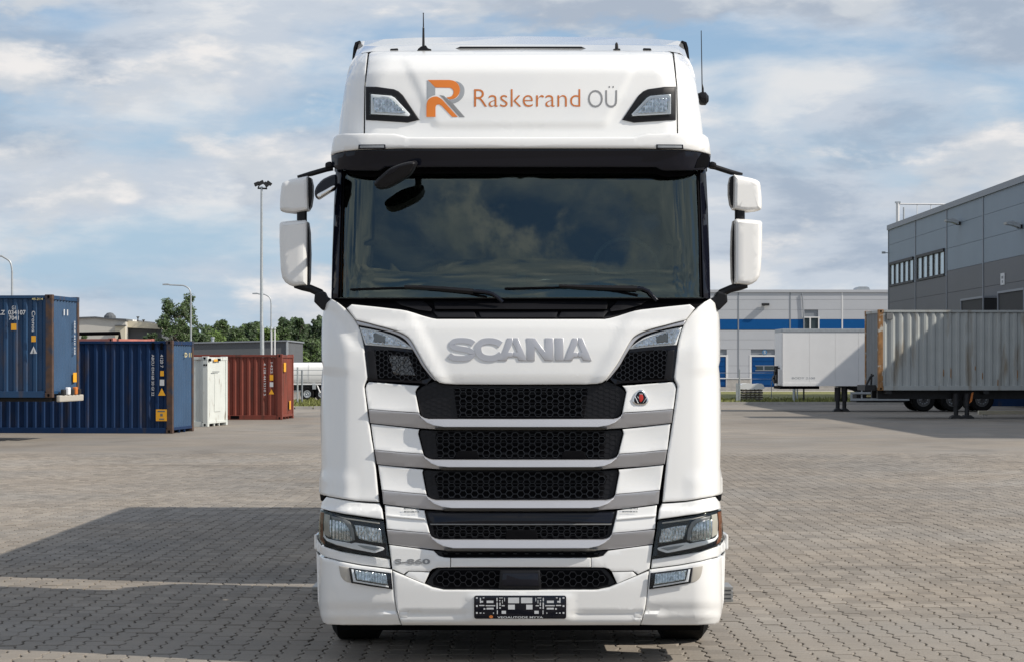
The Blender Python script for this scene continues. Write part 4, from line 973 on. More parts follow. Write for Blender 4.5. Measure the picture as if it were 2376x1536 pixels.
strip = [(825.5, 743.8)] + [(x + .6, y + 1.2) for x, y in edge[1:]] + [(1009.3, 883)] + smooth_poly([(1000, 874), (980, 849), (968, 828), (955.5, 808), (941, 789), (918, 775.5), (876, 763.5), (831, 754.5)], 3)
both('lamp_trim_strip', strip, 'silver', off=-.022, thick=.05, bev=2, grid=14)
# ---- upper light unit
zone = [(831, 756)] + smooth_poly([(876, 765), (918, 777), (940, 790), (955, 809), (980, 851), (1002, 878)], 3) + [(990, 892), (972.6, 888), (853, 882.5), (850, 849), (845, 806)]
both('light_housing', zone, 'gloss', off=.004, thick=.03, bev=1, grid=24)
ul = [(834.6, 759.6)] + smooth_poly([(860, 764), (881.5, 768.6), (915, 779.5), (936, 792), (950, 802), (959.5, 810.5)], 3) + [(928, 806.5), (890, 803), (847.6, 800)]
def rib(k, a): return lambda px, py, u, v: a * math.sin(px * k) * math.sin(py * .5 + px * .1)
for mm in (False, True):
    L1 = panel('daytime_light', ul, 'lampwhite', off=-.002, thick=.01, bev=1.2, mirror=mm)
    inn = [(838.5, 764.5)] + smooth_poly([(860, 768), (881, 773), (912, 783.5), (932, 794.5), (948, 806)], 3) + [(928, 802.6), (890, 799.2), (850.5, 796.2)]
    panel('reflector', inn, 'lampchrome', L1, off=-.0095, thick=.004, bev=.6, grid=2.5, disp=rib(.6, .0034), mirror=mm, sharp=180)
    panel('reflector_bowl', [(866, 771), (884, 775.5), (896, 780.5), (894, 796.5), (866, 794.5)], 'lampgrey', L1, off=-.013, thick=.003, bev=4, bevd=.006, grid=5, mirror=mm, sharp=180)
    for x in (858, 861): panel('light_guide', [(x - 9, 767.5 - 1), (x - 6.5, 768.5), (x - 2.5, 796.5), (x - 5.5, 796.5)], 'lampwhite', L1, off=-.012, thick=.004, bev=.4, mirror=mm)
    panel('lens_cover', ul, 'lens', L1, off=-.018, thick=.004, bev=1, mirror=mm)
def inside(poly, x, y):
    c = False; n = len(poly)
    for i in range(n):
        (x0, y0), (x1, y1) = poly[i], poly[(i + 1) % n]
        if (y0 > y) != (y1 > y) and x < (x1 - x0) * (y - y0) / (y1 - y0) + x0: c = not c
    return c
def honeycomb(name, poly, m, parent, off, colw=13.4, rowh=16.4, a=9.2, b_=4.4, t=1.1, deep=.02, S=S_low, y0=0):
    xs = [p[0] for p in poly]; ys = [p[1] for p in poly]; h = rowh / 2; mb = MB()
    i = 0; x = 1208.5 - colw * math.ceil((1208.5 - min(xs)) / colw); i = round((x - 1208.5) / colw)
    while x < max(xs) + colw:
        y = y0 + (h if i % 2 else 0) + rowh * math.floor((min(ys) - y0) / rowh) - rowh
        while y < max(ys) + rowh:
            for (p, q) in (((x - b_, y - h), (x + b_, y - h)), ((x + b_, y - h), (x + a, y)), ((x + a, y), (x + b_, y + h))):
                mx, my = (p[0] + q[0]) / 2, (p[1] + q[1]) / 2
                if not (inside(poly, *p) and inside(poly, *q)): continue
                dx, dy = q[0] - p[0], q[1] - p[1]; L = math.hypot(dx, dy); nx, ny = -dy / L * t, dx / L * t
                c4 = [(p[0] + nx, p[1] + ny), (q[0] + nx, q[1] + ny), (q[0] - nx, q[1] - ny), (p[0] - nx, p[1] - ny)]
                fr_ = [on(u, v, S, off) for u, v in c4]; bk = [v + Vector((0, deep, 0)) for v in fr_]
                mb.add(fr_ + bk, [(0, 1, 2, 3)] + [(k, 4 + k, 4 + (k + 1) % 4, (k + 1) % 4) for k in range(4)])
            y += rowh
        x += colw; i += 1
    return mb.build(name, m, parent, origin=tuple(T0))
low_z = [(852, 812), (905, 812), (962, 818), (978, 848), (996, 876), (974, 883), (858, 878.5)]
for mm in (False, True):
    q = mir(low_z) if mm else low_z
    LZ = panel('lamp_recess', low_z, 'matte', off=-.004, thick=.01, bev=1, mirror=mm)
    honeycomb('lamp_mesh', q, 'mesh', LZ, -.012, colw=9.5, rowh=11.5, a=6.4, b_=3.1, t=.7, deep=.01, y0=812)
    if not mm: panel('side_lamp', [(900, 822), (950, 826), (966, 872), (912, 869)], 'smoke', LZ, off=-.006, thick=.003, bev=2, grid=3.5, disp=lambda px, py, u, v: .006 * math.sin(px * 1.1) * math.sin(py * .6), sharp=180)
    panel('side_plate', [(852, 812), (868, 812.5), (876, 879), (858, 878)], 'black', LZ, off=-.014, thick=.01, bev=1, mirror=mm)
# ---- gill panels and silver bars, one set per side
def bowl(a): return lambda px, py, u, v: a * (math.sin(math.pi * min(max(u, 0), 1)) ** .6 * math.sin(math.pi * min(max(v, 0), 1)) ** .8) + .02 * (v - .5) * -.6
gills = [
    [(856, 885.5), (972.6, 894.5), (967, 901), (963.5, 909), (972.6, 956.5), (915, 953), (855, 948.5), (851, 922), (848.5, 901), (851, 891)],
    [(861, 982.5), (972.6, 995.5), (970, 1005.5), (981.7, 1052), (925, 1048), (869, 1042.5)],
    [(877.5, 1078), (981.5, 1089), (980, 1097), (989, 1145.4), (937, 1141), (886, 1136)],
    [(893, 1171), (984.6, 1184), (987.5, 1198), (996.8, 1235.7), (945, 1231), (897, 1226)],
]
for k, gpts in enumerate(gills): both('gill_panel', gpts, 'white', off=-.008, thick=.05, bev=2.4, grid=9, disp=bowl(.010 if k < 3 else .003))
both('gill_crease', [(894.5, 1192.5), (986, 1201), (987.5, 1206), (896, 1197.5)], 'white', off=-.016, thick=.02, bev=1.6)
bars_side = [
    [(855.5, 949.8), (915, 954.5), (972.8, 958.4), (976, 969), (1036, 985), (1036, 996.8), (975, 992.5), (915, 986.5), (859, 980.5)],
    [(869.5, 1044), (925, 1049.5), (981.5, 1053.5), (986, 1062.5), (1046, 1078), (1046, 1090), (975.4, 1083.8), (925, 1081), (874.8, 1075.8)],
    [(886.5, 1137.8), (937, 1142.5), (988.5, 1147), (993, 1156), (1054, 1172), (1054, 1185), (987.6, 1180), (937, 1174.5), (889.5, 1168)],
    [(897.5, 1228.6), (945, 1232.8), (997, 1237.2), (1001, 1247), (1058, 1266), (1058, 1278.2), (1000, 1273), (950, 1267.5), (902, 1261)],
]
bars_mid = [(971.6, 996.6, 973, 988, 1012), (1066, 1089.8, 982.5, 998, 1022), (1160, 1184.8, 989.5, 1005, 1030), (1251.5, 1278, 998, 1013, 1034)]
for k, bp in enumerate(bars_side): both('grille_bar_end', bp, 'silver', off=-.012, thick=.06, bev=1.6, grid=10, disp=lambda px, py, u, v: -.02 + .035 * v)
for (y0, y1, xa, xb, xc) in bars_mid:
    q = full([(1208, y0), (xb + 6, y0 - .2), (xb - 4, y0 - 2.5), (xa + 2, y0 - 8), (xa - 1, y0 - 13), (xa + 4, y0 - 3), (xb + 2, y0 + 8), (xc - 6, y0 + 14.5), (xc + 18, y1 - 6.8), (1208, y1 - 6.6)])
    panel('grille_bar_lip', q, 'silver', off=-.036, thick=.09, bev=1.6, grid=8, gx=20, disp=lambda px, py, u, v: .030 - .055 * v)
    q = full([(1208, y1 - 6.2), (xc + 18, y1 - 6.4), (xc - 4, y1 - 4), (xc + 2, y1 - .3), (xc + 20, y1 + .2), (1208, y1 + .4)])
    panel('grille_bar_underside', q, 'silverd', off=-.036, thick=.08, bev=.8, grid=8, gx=20, disp=lambda px, py, u, v: -.028 + .05 * v)
# ---- grilles
G = [
    full([(1208, 893.5), (1050, 893), (1022, 890), (1008, 884), (994, 889), (979, 897), (968, 906), (966, 911), (976, 958), (980, 965), (992, 970), (1010, 971), (1208, 971)]),
    full([(1208, 998.5), (1010, 998), (978, 996.5), (973, 1003), (984, 1052), (989, 1059), (1001, 1064), (1208, 1065.5)]),
    full([(1208, 1091.5), (1020, 1091), (985, 1090), (983, 1096), (992, 1147), (997, 1153), (1008, 1158), (1208, 1159.5)]),
    full([(1208, 1186.5), (1030, 1186), (988, 1184.5), (988, 1192), (999, 1238), (1004, 1245), (1016, 1249.5), (1208, 1251)]),
    full([(1208, 1279), (1040, 1279), (1006, 1277), (1014, 1286), (1024, 1291), (1208, 1292)]),
    full([(1208, 1317.5), (1030, 1317.5), (1015, 1319), (1004, 1328), (989, 1351), (1003, 1360), (1031, 1366), (1208, 1366.5)]),
]
inset_open = [full([(1208, 900), (1052, 900), (1062, 968.5), (1208, 968.5)]), full([(1208, 1001), (1014, 1001), (1010, 1012), (1016, 1062), (1208, 1062.5)]),
              full([(1208, 1094.5), (1020, 1094.5), (1008, 1104), (1020, 1155.5), (1208, 1156)]), full([(1208, 1216), (1004, 1216), (1008, 1240), (1022, 1247.5), (1208, 1248)]),
              full([(1208, 1281), (1024, 1281), (1030, 1290), (1208, 1290)]), full([(1208, 1322), (1022, 1322), (1004, 1342), (1006, 1356), (1034, 1363), (1208, 1363)])]
for k, gp in enumerate(G):
    gr = panel('grille', gp, 'black', off=.016, thick=.02, bev=1.5, grid=30)
    panel('radiator_shade', inset_open[k], 'matte', gr, off=.0135, thick=.002, bev=.5, grid=30)
    honeycomb('grille_mesh', inset_open[k], 'mesh', gr, -.004, y0=[900, 1003, 1096, 1220, 1284, 1326][k], t=.65)
    if k < 4:
        side = [(a, b) for a, b in G[k]]
        honeycomb('embossed_mesh', [(x, y) for x, y in G[k] if x < 1208][:] + [(1208, 0)] if False else gp, 'black', gr, .0125, a=9, b_=5, rowh=[10.5, 12, 12, 12][k], t=.8, deep=.006, y0=5)
panel('grille_visor_strip', full([(1208, 1188.5), (992, 1188), (998, 1214), (1208, 1214.5)]), 'gloss', off=-.002, thick=.02, bev=1.5)
panel('grille_ledge', full([(1208, 1214.5), (998, 1214), (999, 1217), (1208, 1217.5)]), 'lampgrey', off=-.004, thick=.02, bev=.6)
for x0, x1, y0, y1 in ((1055, 1114, 1045, 1064.5), (1302, 1362, 1045, 1064.5)):
    panel('grille_pocket', [(x0, y1), (x0 + 3, y0 + 5), (x0 + 10, y0), (x1 - 12, y0), (x1 - 6, y0 + 4), (x1, y1)], 'matte', off=-.006, thick=.02, bev=1)
panel('grille_pocket', [(1172, 1251), (1174, 1231), (1180, 1228.5), (1240, 1228.5), (1246, 1231), (1248, 1251)], 'matte', off=-.008, thick=.02, bev=1.5)
# ---- strips below the cab corner, headlights, bumper
upper = [(746, 1165), (757, 1152), (792, 1158.5), (826, 1164), (847, 1166), (880.5, 1168), (886, 1180), (889.7, 1204), (850, 1198.5), (800, 1191.5), (768, 1185), (744, 1178.5)]
both('headlight_brow', upper, 'white', off=-.004, thick=.08, bev=3, grid=8, gx=4, disp=lambda px, py, u, v: -.018 * sstep(.42, .62, v))
below = [(746, 1265), (762, 1270), (792, 1279), (840, 1287), (903.5, 1296.5), (905.5, 1317), (840, 1309), (792, 1300), (752, 1290), (735, 1277), (733.5, 1268), (737, 1250)]
both('headlight_sill', below, 'white', off=-.006, thick=.1, bev=2.5, grid=8, gx=4)
hl = [(743.5, 1181.5), (768, 1188), (800, 1195), (850, 1202.5), (889.7, 1207.5), (897, 1250), (904, 1294.5), (860, 1288), (800, 1278), (765, 1269), (748, 1262), (740, 1250), (739, 1228)]
for mm in (False, True):
    H = panel('headlight', hl, 'gloss', off=-.004, thick=.06, bev=1.6, grid=14, mirror=mm)
    panel('amber_marker', [(743.5, 1185), (752, 1188), (749, 1210), (749.5, 1245), (755, 1262), (745, 1256), (741, 1246), (741, 1212)], 'amber', H, off=-.009, thick=.004, bev=.8, grid=8, mirror=mm)
    panel('reflector_side', [(753, 1190.5), (766, 1194), (764, 1228), (765, 1246), (752, 1238), (751, 1212)], 'beige', H, off=-.008, thick=.004, bev=.8, mirror=mm)
    panel('reflector_side', [(768, 1195.5), (800, 1203), (812, 1210), (820, 1226), (824, 1252), (818, 1254), (806, 1222), (797, 1211), (770, 1203)], 'lampgrey', H, off=-.010, thick=.006, bev=1.2, mirror=mm)
    def ribs(px, py, u, v): return .0042 * math.sin(px * .82) + .010 * ((u - .5) ** 2 + (v - .5) ** 2) * 2 - .003
    panel('projector', smooth_poly([(766, 1204), (790, 1208), (803, 1214), (811, 1230), (816.5, 1252), (811, 1256), (790, 1253.5), (771, 1249), (765, 1241), (764.5, 1222)], 3, True), 'lampchrome', H, off=-.017, thick=.010, bev=1.6, grid=1.8, disp=ribs, mirror=mm, sharp=180)
    panel('projector', [(821, 1216), (848, 1219.5), (883, 1226.5), (888.5, 1259), (860, 1256), (832, 1249.5), (827, 1240)], 'lampchrome', H, off=-.0145, thick=.006, bev=1.5, grid=2, disp=lambda px, py, u, v: .0036 * math.sin(px * .85 + .4 * math.sin(py * .3)), mirror=mm, sharp=180)
    panel('brow_line', [(775, 1194.5), (800, 1199.5), (850, 1207), (880, 1211), (881, 1214.5), (850, 1210.5), (800, 1203)], 'beige', H, off=-.009, thick=.004, bev=.6, mirror=mm)
    panel('light_blade', smooth_poly([(751, 1230), (757, 1246), (775, 1252)], 3) + [(812, 1259), (816, 1260), (824, 1257.5), (860, 1263), (889, 1269), (892, 1272), (889, 1276), (872, 1281.5), (866, 1281.5), (820, 1273), (780, 1263), (758, 1254), (750, 1244)], 'lampwhite', H, off=-.012, thick=.008, bev=1.4, grid=10, mirror=mm, disp=lambda px, py, u, v: .006 * math.sin(v * 9))
    panel('blade_groove', [(822, 1261), (858, 1267), (884, 1271), (868, 1276.5), (846, 1271.5)], 'greyl', H, off=-.014, thick=.003, bev=.8, mirror=mm)
    panel('lens_cover', hl, 'lens', H, off=-.027, thick=.012, bev=1.2, grid=14, mirror=mm)
    fg = [(810, 1316), (850, 1321.5), (907.5, 1328.5), (911, 1366.5), (860, 1359.5), (815, 1351.5)]
    Fg = panel('fog_lamp', fg, 'gloss', off=-.030, thick=.05, bev=1.4, mirror=mm)
    panel('surround', [(815, 1319.5), (820, 1320.3), (826, 1346), (868, 1353), (901, 1358.5), (902, 1362), (866, 1356.5), (820, 1348.5)], 'lampwhite', Fg, off=-.034, thick=.005, bev=.6, mirror=mm)
    panel('reflector', [(823, 1321.5), (850, 1325.5), (896, 1331), (900, 1356), (868, 1351), (828, 1344)], 'lampchrome', Fg, off=-.040, thick=.006, bev=1, grid=1.9, disp=lambda px, py, u, v: .0040 * math.sin(px * .85) + .003 * math.cos(3.1 * v), mirror=mm, sharp=180)
    panel('lens_cover', [(813, 1318), (904, 1330), (907, 1364), (817, 1350)], 'lens', Fg, off=-.047, thick=.004, bev=.8, mirror=mm)
    panel('bumper_scoop', smooth_poly([(786, 1312), (790, 1333), (797, 1344), (806, 1349.5)], 3) + [(814.5, 1351), (809.5, 1315.5)], 'beige', off=-.026, thick=.02, bev=.8, mirror=mm)
bc = [(734, 1279), (741, 1288), (752, 1293), (792, 1303), (840, 1312), (909.5, 1321), (912.5, 1356), (916, 1392), (919, 1412), (926, 1436), (931, 1448.5), (905, 1449), (800, 1449), (760, 1447.5), (749, 1443), (744, 1428), (737.5, 1394), (736, 1340)]
def bc_disp(px, py, u, v):
    if px > 1208: px = 2417 - px
    return -.016 * sstep(1304, 1294, py - (px - 745) * .12) * 0 + .018 * sstep(1394, 1418, py) - .012 * sstep(1418, 1424, py) * sstep(860, 900, px) + .03 * sstep(1425, 1449, py)
both('bumper_corner', bc, 'white', off=-.022, thick=.25, bev=4, grid=8, gx=4, disp=bc_disp)
g5 = [(1208, 1293.8), (1048, 1293.6), (1030, 1292.6), (1018, 1289), (1006, 1277.5), (985, 1274.5), (903, 1263.5), (905, 1280), (910.5, 1319), (937, 1331), (942, 1327), (948, 1323.8), (997, 1325), (1004, 1319), (1015, 1315.8), (1208, 1315)]
l5 = [(1044.8, 1293.6)] + g5[2:15] + [(1044.8, 1315.4)]
both('lower_panel', l5, 'white', off=-.012, thick=.04, bev=1.8, grid=14)
panel('lower_bar', [(1046.4, 1293.8), (1370.6, 1293.8), (1370.6, 1315), (1046.4, 1315)], 'white', off=-.014, thick=.04, bev=2, grid=18)
both('tow_cover', [(948.5, 1325.2), (997, 1326.6), (985, 1352.5), (940, 1333.5)], 'white', off=-.010, thick=.04, bev=1.5)
bcen = [(1208, 1368.5), (1030.5, 1368), (1003, 1362), (985.5, 1354.5), (938, 1335), (911.5, 1324), (914, 1356), (917.5, 1392), (920.5, 1411), (927.5, 1435), (932.8, 1449), (1208, 1449.5)]
def bcd(px, py, u, v):
    if px > 1208: px = 2417 - px
    rec = sstep(1414, 1418, py) * (1 - sstep(1434, 1437, py)) * sstep(924, 928, px) * (1 - sstep(1082, 1088, px))
    top = sstep(1374, 1369, py)
    return .012 * rec + .012 * sstep(1395, 1415, py) * 0 + .03 * sstep(1436, 1449, py) - .01 * sstep(1085, 1095, px) * sstep(1374, 1384, py)
panel('bumper', full(bcen), 'white', off=-.024, thick=.25, bev=3.5, grid=7, gx=12, disp=bcd)
both('tow_lid', [(927, 1419), (945, 1419), (946, 1432), (929, 1432)], 'white', off=-.015, thick=.006, bev=1.4)
sens = panel('radar_cover', [(1160, 1322), (1253, 1322), (1256, 1364), (1157, 1364)], 'black', off=-.02, thick=.05, bev=3)
panel('radar_window', [(1166, 1329), (1248, 1329), (1250, 1359), (1163, 1359)], 'gloss', sens, off=-.023, thick=.004, bev=2)
# ---- empty number plate holder
ph = panel('plate_holder', [(x, y) for x, y in round_rect(1100, 1381, 1314, 1434.5, 5)], 'gloss', off=-.046, thick=.012, bev=1.2, grid=60)
slots = [(1179, 1385.5, 1204.5, 1398.5), (1209, 1385.5, 1235, 1398.5), (1179, 1402, 1194.5, 1413), (1221, 1402, 1235.5, 1413), (1164, 1416, 1174, 1423), (1240, 1416, 1250, 1423)]
for k, (a, b, c, d) in enumerate([(1129, 1392.5, 1145, 1398), (1127, 1403, 1149, 1405.5), (1129, 1409, 1145.5, 1413), (1116, 1393, 1121, 1397), (1112, 1402.5, 1124, 1405), (1122, 1410, 1126, 1413.5), (1104.5, 1384.5, 1108.5, 1388), (1104.5, 1403, 1108.5, 1407), (1104.5, 1419, 1108.5, 1423), (1113.5, 1386, 1116, 1398), (1120, 1385, 1124, 1387), (1152, 1386, 1154.5, 1394), (1152, 1397, 1155, 1412), (1153, 1415, 1155, 1424), (1158, 1385.5, 1167, 1387), (1170, 1386, 1171.5, 1394), (1158.5, 1391, 1161, 1394), (1165, 1391, 1166.5, 1399), (1159, 1397, 1161.5, 1405), (1164, 1403, 1171, 1405.5), (1158.5, 1408, 1162, 1411), (1113, 1420, 1117, 1422.5), (1121, 1420.5, 1124, 1422.5), (1144, 1420, 1146, 1423)]):
    slots.append((a, b, c, d)); slots.append((2414 - c, b, 2414 - a, d))
mb = MB()
for a, b, c, d in slots: mb.add([on(x, y, S_low, -.0475) for x, y in ((a, b), (c, b), (c, d), (a, d))], [(0, 3, 2, 1)])
mb.build('holder_slots', 'print', ph, origin=tuple(T0))['kind'] = 'stuff'
def front_text(name, body, m, x0, y0, x1, y1, S, off, parent=None, bold=0.0, thick=0.0):
    vs, fs = text_geo(body, bold); bm = bmesh.new(); V_ = [bm.verts.new((x0 + u * (x1 - x0), -(y1 + v * (y0 - y1)), 0)) for u, v in vs]
    for f in fs:
        try: bm.faces.new([V_[i] for i in f])
        except ValueError: pass
    for ax, lo, hi in (((1, 0, 0), x0, x1), ((0, 1, 0), -max(y0, y1), -min(y0, y1))):
        q = lo + 7.03
        while q < hi:
            bmesh.ops.bisect_plane(bm, geom=bm.verts[:] + bm.edges[:] + bm.faces[:], plane_co=(q * ax[0], q * ax[1], 0), plane_no=ax, dist=1e-4); q += 7
    bmesh.ops.triangulate(bm, faces=bm.faces[:])
    for v in bm.verts: v.co = on(v.co.x, -v.co.y, S, off) - T0
    bm.normal_update()
    if sum(f.normal.y for f in bm.faces) > 0: bmesh.ops.reverse_faces(bm, faces=bm.faces)
    if thick:
        be = [e for e in bm.edges if len(e.link_faces) == 1]; r = bmesh.ops.extrude_edge_only(bm, edges=be)
        for v in r['geom']:
            if isinstance(v, bmesh.types.BMVert): v.co.y += thick
    return finish(bm, name, m, parent if parent is not None else truck)
front_text('holder_lettering', 'VEOAUTODE MYYA', 'print', 1154, 1429, 1260, 1433.5, S_low, -.0475, ph, .015)
mb = MB(); mb.add([on(x, y, S_low, -.0475) for x, y in [(1139.5 + 4.5 * math.cos(a), 1430 + 3.6 * math.sin(a)) for a in np.linspace(0, 2 * math.pi, 12, endpoint=False)]], [tuple(range(11, -1, -1))]); mb.build('holder_badge', 'brown', ph, origin=tuple(T0))
# ---- side steps, small side pieces
for s, px in ((-1, 733), (1, 1684)):
    a = ray(px, 1376, 14.5); mb = MB()
    for k in range(4): mb.box((a.x - .02, 14.42, a.z - .045 + k * .026), (a.x + .04, 14.75, a.z - .03 + k * .026))
    mb.box((a.x - .018, 14.44, a.z - .05), (a.x + .03, 14.72, a.z + .05)); tk_build(mb, 'side_step', 'lampgrey')
    a = ray(734 if s < 0 else 1685, 1256, 14.35); mb = MB(); mb.box((a.x - .012, 14.32, a.z - .05), (a.x + .012, 14.6, a.z + .05)); tk_build(mb, 'arch_trim', 'white', bevel=.012)
# ---- maker's lettering, polygon by polygon
def stroke(name, pts, w, m, S, off, thick, n=6):
    c = smooth_poly(pts, n); L_, R_ = [], []
    for i, (x, y) in enumerate(c):
        x0, y0 = c[max(i - 1, 0)]; x1, y1 = c[min(i + 1, len(c) - 1)]; l = math.hypot(x1 - x0, y1 - y0); ww = (w(i / (len(c) - 1)) if callable(w) else w) / 2
        nx, ny = -(y1 - y0) / l * ww, (x1 - x0) / l * ww * .92; L_.append((x + nx, y + ny)); R_.append((x - nx, y - ny))
    bm = bmesh.new(); A = [bm.verts.new(on(*p, S, off) - T0) for p in L_]; B = [bm.verts.new(on(*p, S, off) - T0) for p in R_]
    for i in range(len(A) - 1): bm.faces.new((A[i], A[i + 1], B[i + 1], B[i]))
    bm.normal_update()
    if sum(f.normal.y for f in bm.faces) > 0: bmesh.ops.reverse_faces(bm, faces=bm.faces)
    be = [e for e in bm.edges if len(e.link_faces) == 1]; r = bmesh.ops.extrude_edge_only(bm, edges=be)
    for v in r['geom']:
        if isinstance(v, bmesh.types.BMVert): v.co.y += thick
    return finish(bm, name, m, truck, 30)
stroke('letter', [(1099, 797.5), (1090, 792), (1073, 789.8), (1055, 791.5), (1048.5, 799), (1055, 806), (1073, 809.5), (1089, 813), (1096, 821.5), (1089, 829), (1071, 831.2), (1052, 829.5), (1042, 823)], 13.6, 'silver', S_low, -.036, .009)
stroke('letter', [(1162, 799.5), (1152, 793.5), (1137, 790.8), (1120, 793), (1110.5, 802), (1109.5, 812), (1113, 822), (1124, 829.3), (1140, 831), (1153, 828), (1163, 821)], 15.5, 'silver', S_low, -.036, .009)
def glyph(pts, holes=()): panel('letter', pts, 'silver', off=-.036, thick=.009, bev=1.2, bevd=.002, grid=60)
def letter_a(x0, xa, xb, x1, y0=784, y1=836.5):
    w = 21; ym = 827 - 0
    L0 = [(x0, y1), (xa, y0), ((xa + xb) / 2, y0), ((xa + xb) / 2, 796), (x0 + (xa - x0) * .44 + 14, 817), ((xa + xb) / 2, 817), ((xa + xb) / 2, 828), (x0 + w + 3, 828), (x0 + w - 1, y1)]
    glyph(L0); glyph([((x0 + x1) - x if False else (xa + xb) - x, y) for x, y in L0] if abs((xa + xb) - (x0 + x1)) < 3 else [(x1, y1), (xb, y0), ((xa + xb) / 2, y0), ((xa + xb) / 2, 796), (x1 - (x1 - xb) * .44 - 14, 817), ((xa + xb) / 2, 817), ((xa + xb) / 2, 828), (x1 - w - 3, 828), (x1 - w + 1, y1)])
letter_a(1156, 1177.5, 1202, 1221.5)
glyph([(1222, 784), (1241.5, 784), (1265, 815.5), (1265, 784), (1284, 784), (1284, 836.5), (1264.5, 836.5), (1241, 804.5), (1241, 836.5), (1222, 836.5)])
glyph([(1287.5, 784), (1307.5, 784), (1307.5, 836.5), (1287.5, 836.5)])
letter_a(1308, 1329, 1352, 1373)
front_text('model_lettering', 'S-860', 'grey', 916, 1295.5, 998, 1308, S_low, -.0155, bold=.03, thick=.003)
for s0 in ((937, 1177, 972, 1181.5), (938, 1184, 972, 1188), (1444, 1177, 1480, 1181.5), (1444, 1184, 1479, 1188)): front_text('sticker_print', 'MNWHIM 4418', 'greyd', *s0, S_low, -.0135, bold=.02)
# ---- shield badge
def badge_ring(r0, n=40):
    o = []
    for k in range(n):
        a = 2 * math.pi * k / n; x, y = math.cos(a), math.sin(a)
        rr = 1 + .13 * math.cos(3 * (a + math.pi / 2)) ; o.append((1486 + 17.8 * r0 * rr * x, 922.5 + 18.2 * r0 * rr * y + 1.0))
    return o
BO = -.012
bd = panel('badge', badge_ring(1.0), 'chrome', off=BO, thick=.016, bev=2.2, grid=60)
panel('badge_face', badge_ring(.80), 'gloss', bd, off=BO - .003, thick=.004, bev=1, grid=60)
panel('badge_emblem', smooth_poly([(1485, 914), (1489, 913.5), (1492, 918), (1492.3, 925), (1489, 930.5), (1485.5, 932), (1483.5, 927), (1482.5, 919)], 3, True), 'red', bd, off=BO - .006, thick=.003, bev=.6, grid=60)
panel('badge_emblem', [(1484, 914.5), (1483.5, 911.5), (1486, 913), (1487.2, 911), (1488.4, 913), (1491, 911.5), (1490.6, 914.5)], 'greyl', bd, off=BO - .006, thick=.003, bev=.3, grid=60)
panel('badge_emblem', [(1477.5, 918.5), (1482, 920), (1482.5, 925)], 'greyl', bd, off=BO - .006, thick=.003, bev=.3, grid=60)
for x0, x1 in ((1472.5, 1480.5), (1501.5, 1491)): panel('badge_line', [(x0, 919), (x0 + 1.4, 918.6), (x1 + 1.2, 934), (x1, 935)], 'lampwhite', bd, off=BO - .006, thick=.003, bev=.2, grid=60)
# ---- windscreen, pillars, cowl
gl = [(792, 396), (1208, 396), (1625, 396), (1634, 600), (1636, 692), (1208, 692), (781, 692), (783, 600)]
panel('windscreen', gl, 'screen', S=S_glass, off=.0, thick=.006, bev=.5, grid=30, sharp=80)
both('pillar', [(779, 392), (794, 394), (790, 520), (786.5, 640), (785, 692), (768.5, 694), (770.5, 600), (774.5, 480)], 'gloss', S=S_glass, off=-.014, thick=.25, bev=2, grid=24)
both('pillar_seal', [(796, 398), (799.5, 398), (796, 520), (792, 690), (789, 690), (792, 520)], 'matte', S=S_glass, off=-.006, thick=.02, bev=.6, grid=30)
panel('screen_band', full([(1208, 671), (1100, 672), (940, 675), (830, 680), (786, 688), (784, 694), (1208, 694)]), 'gloss', S=S_glass, off=.008, thick=.01, bev=.6, grid=30)
cow = full([(1208, 690), (790, 691), (768.5, 693.5), (784, 701), (799, 713), (804.5, 715), (816, 705), (870, 710.5), (928, 717), (945, 720), (963, 725.5), (980, 731), (1001, 737), (1014, 739.5), (1208, 739.8)])
panel('cowl', cow, 'black', S=S_low, off=.0, thick=.10, bev=1.5, grid=20, disp=lambda px, py, u, v: .10 * (1 - v))
cw = dict(S=S_low, off=-.014, thick=.05, bev=1.4, grid=20)
panel('cowl_panel', [(915, 697.5), (982, 698), (1002, 717.5), (1000, 723), (970, 719), (930, 708)], 'black', disp=lambda px, py, u, v: .06 * (1 - v), **cw)
panel('cowl_panel', mir([(915, 697.5), (982, 698), (1002, 717.5), (1000, 723), (970, 719), (930, 708)]), 'black', disp=lambda px, py, u, v: .06 * (1 - v), **cw)
panel('cowl_panel', full([(1208, 697), (1006, 697.5), (1009, 717.5), (1208, 718)]), 'black', disp=lambda px, py, u, v: .07 * (1 - v), **cw)
panel('cowl_panel', [(1004, 722), (1100, 722.5), (1106, 737), (1016, 736.5)], 'black', disp=lambda px, py, u, v: .02 * (1 - v), **cw)
panel('cowl_panel', [(1110, 722.5), (1296, 722.5), (1290, 737), (1116, 737)], 'black', disp=lambda px, py, u, v: .02 * (1 - v), **cw)
panel('cowl_panel', [(1302, 722.5), (1412, 722), (1400, 736.5), (1296, 737)], 'black', disp=lambda px, py, u, v: .02 * (1 - v), **cw)
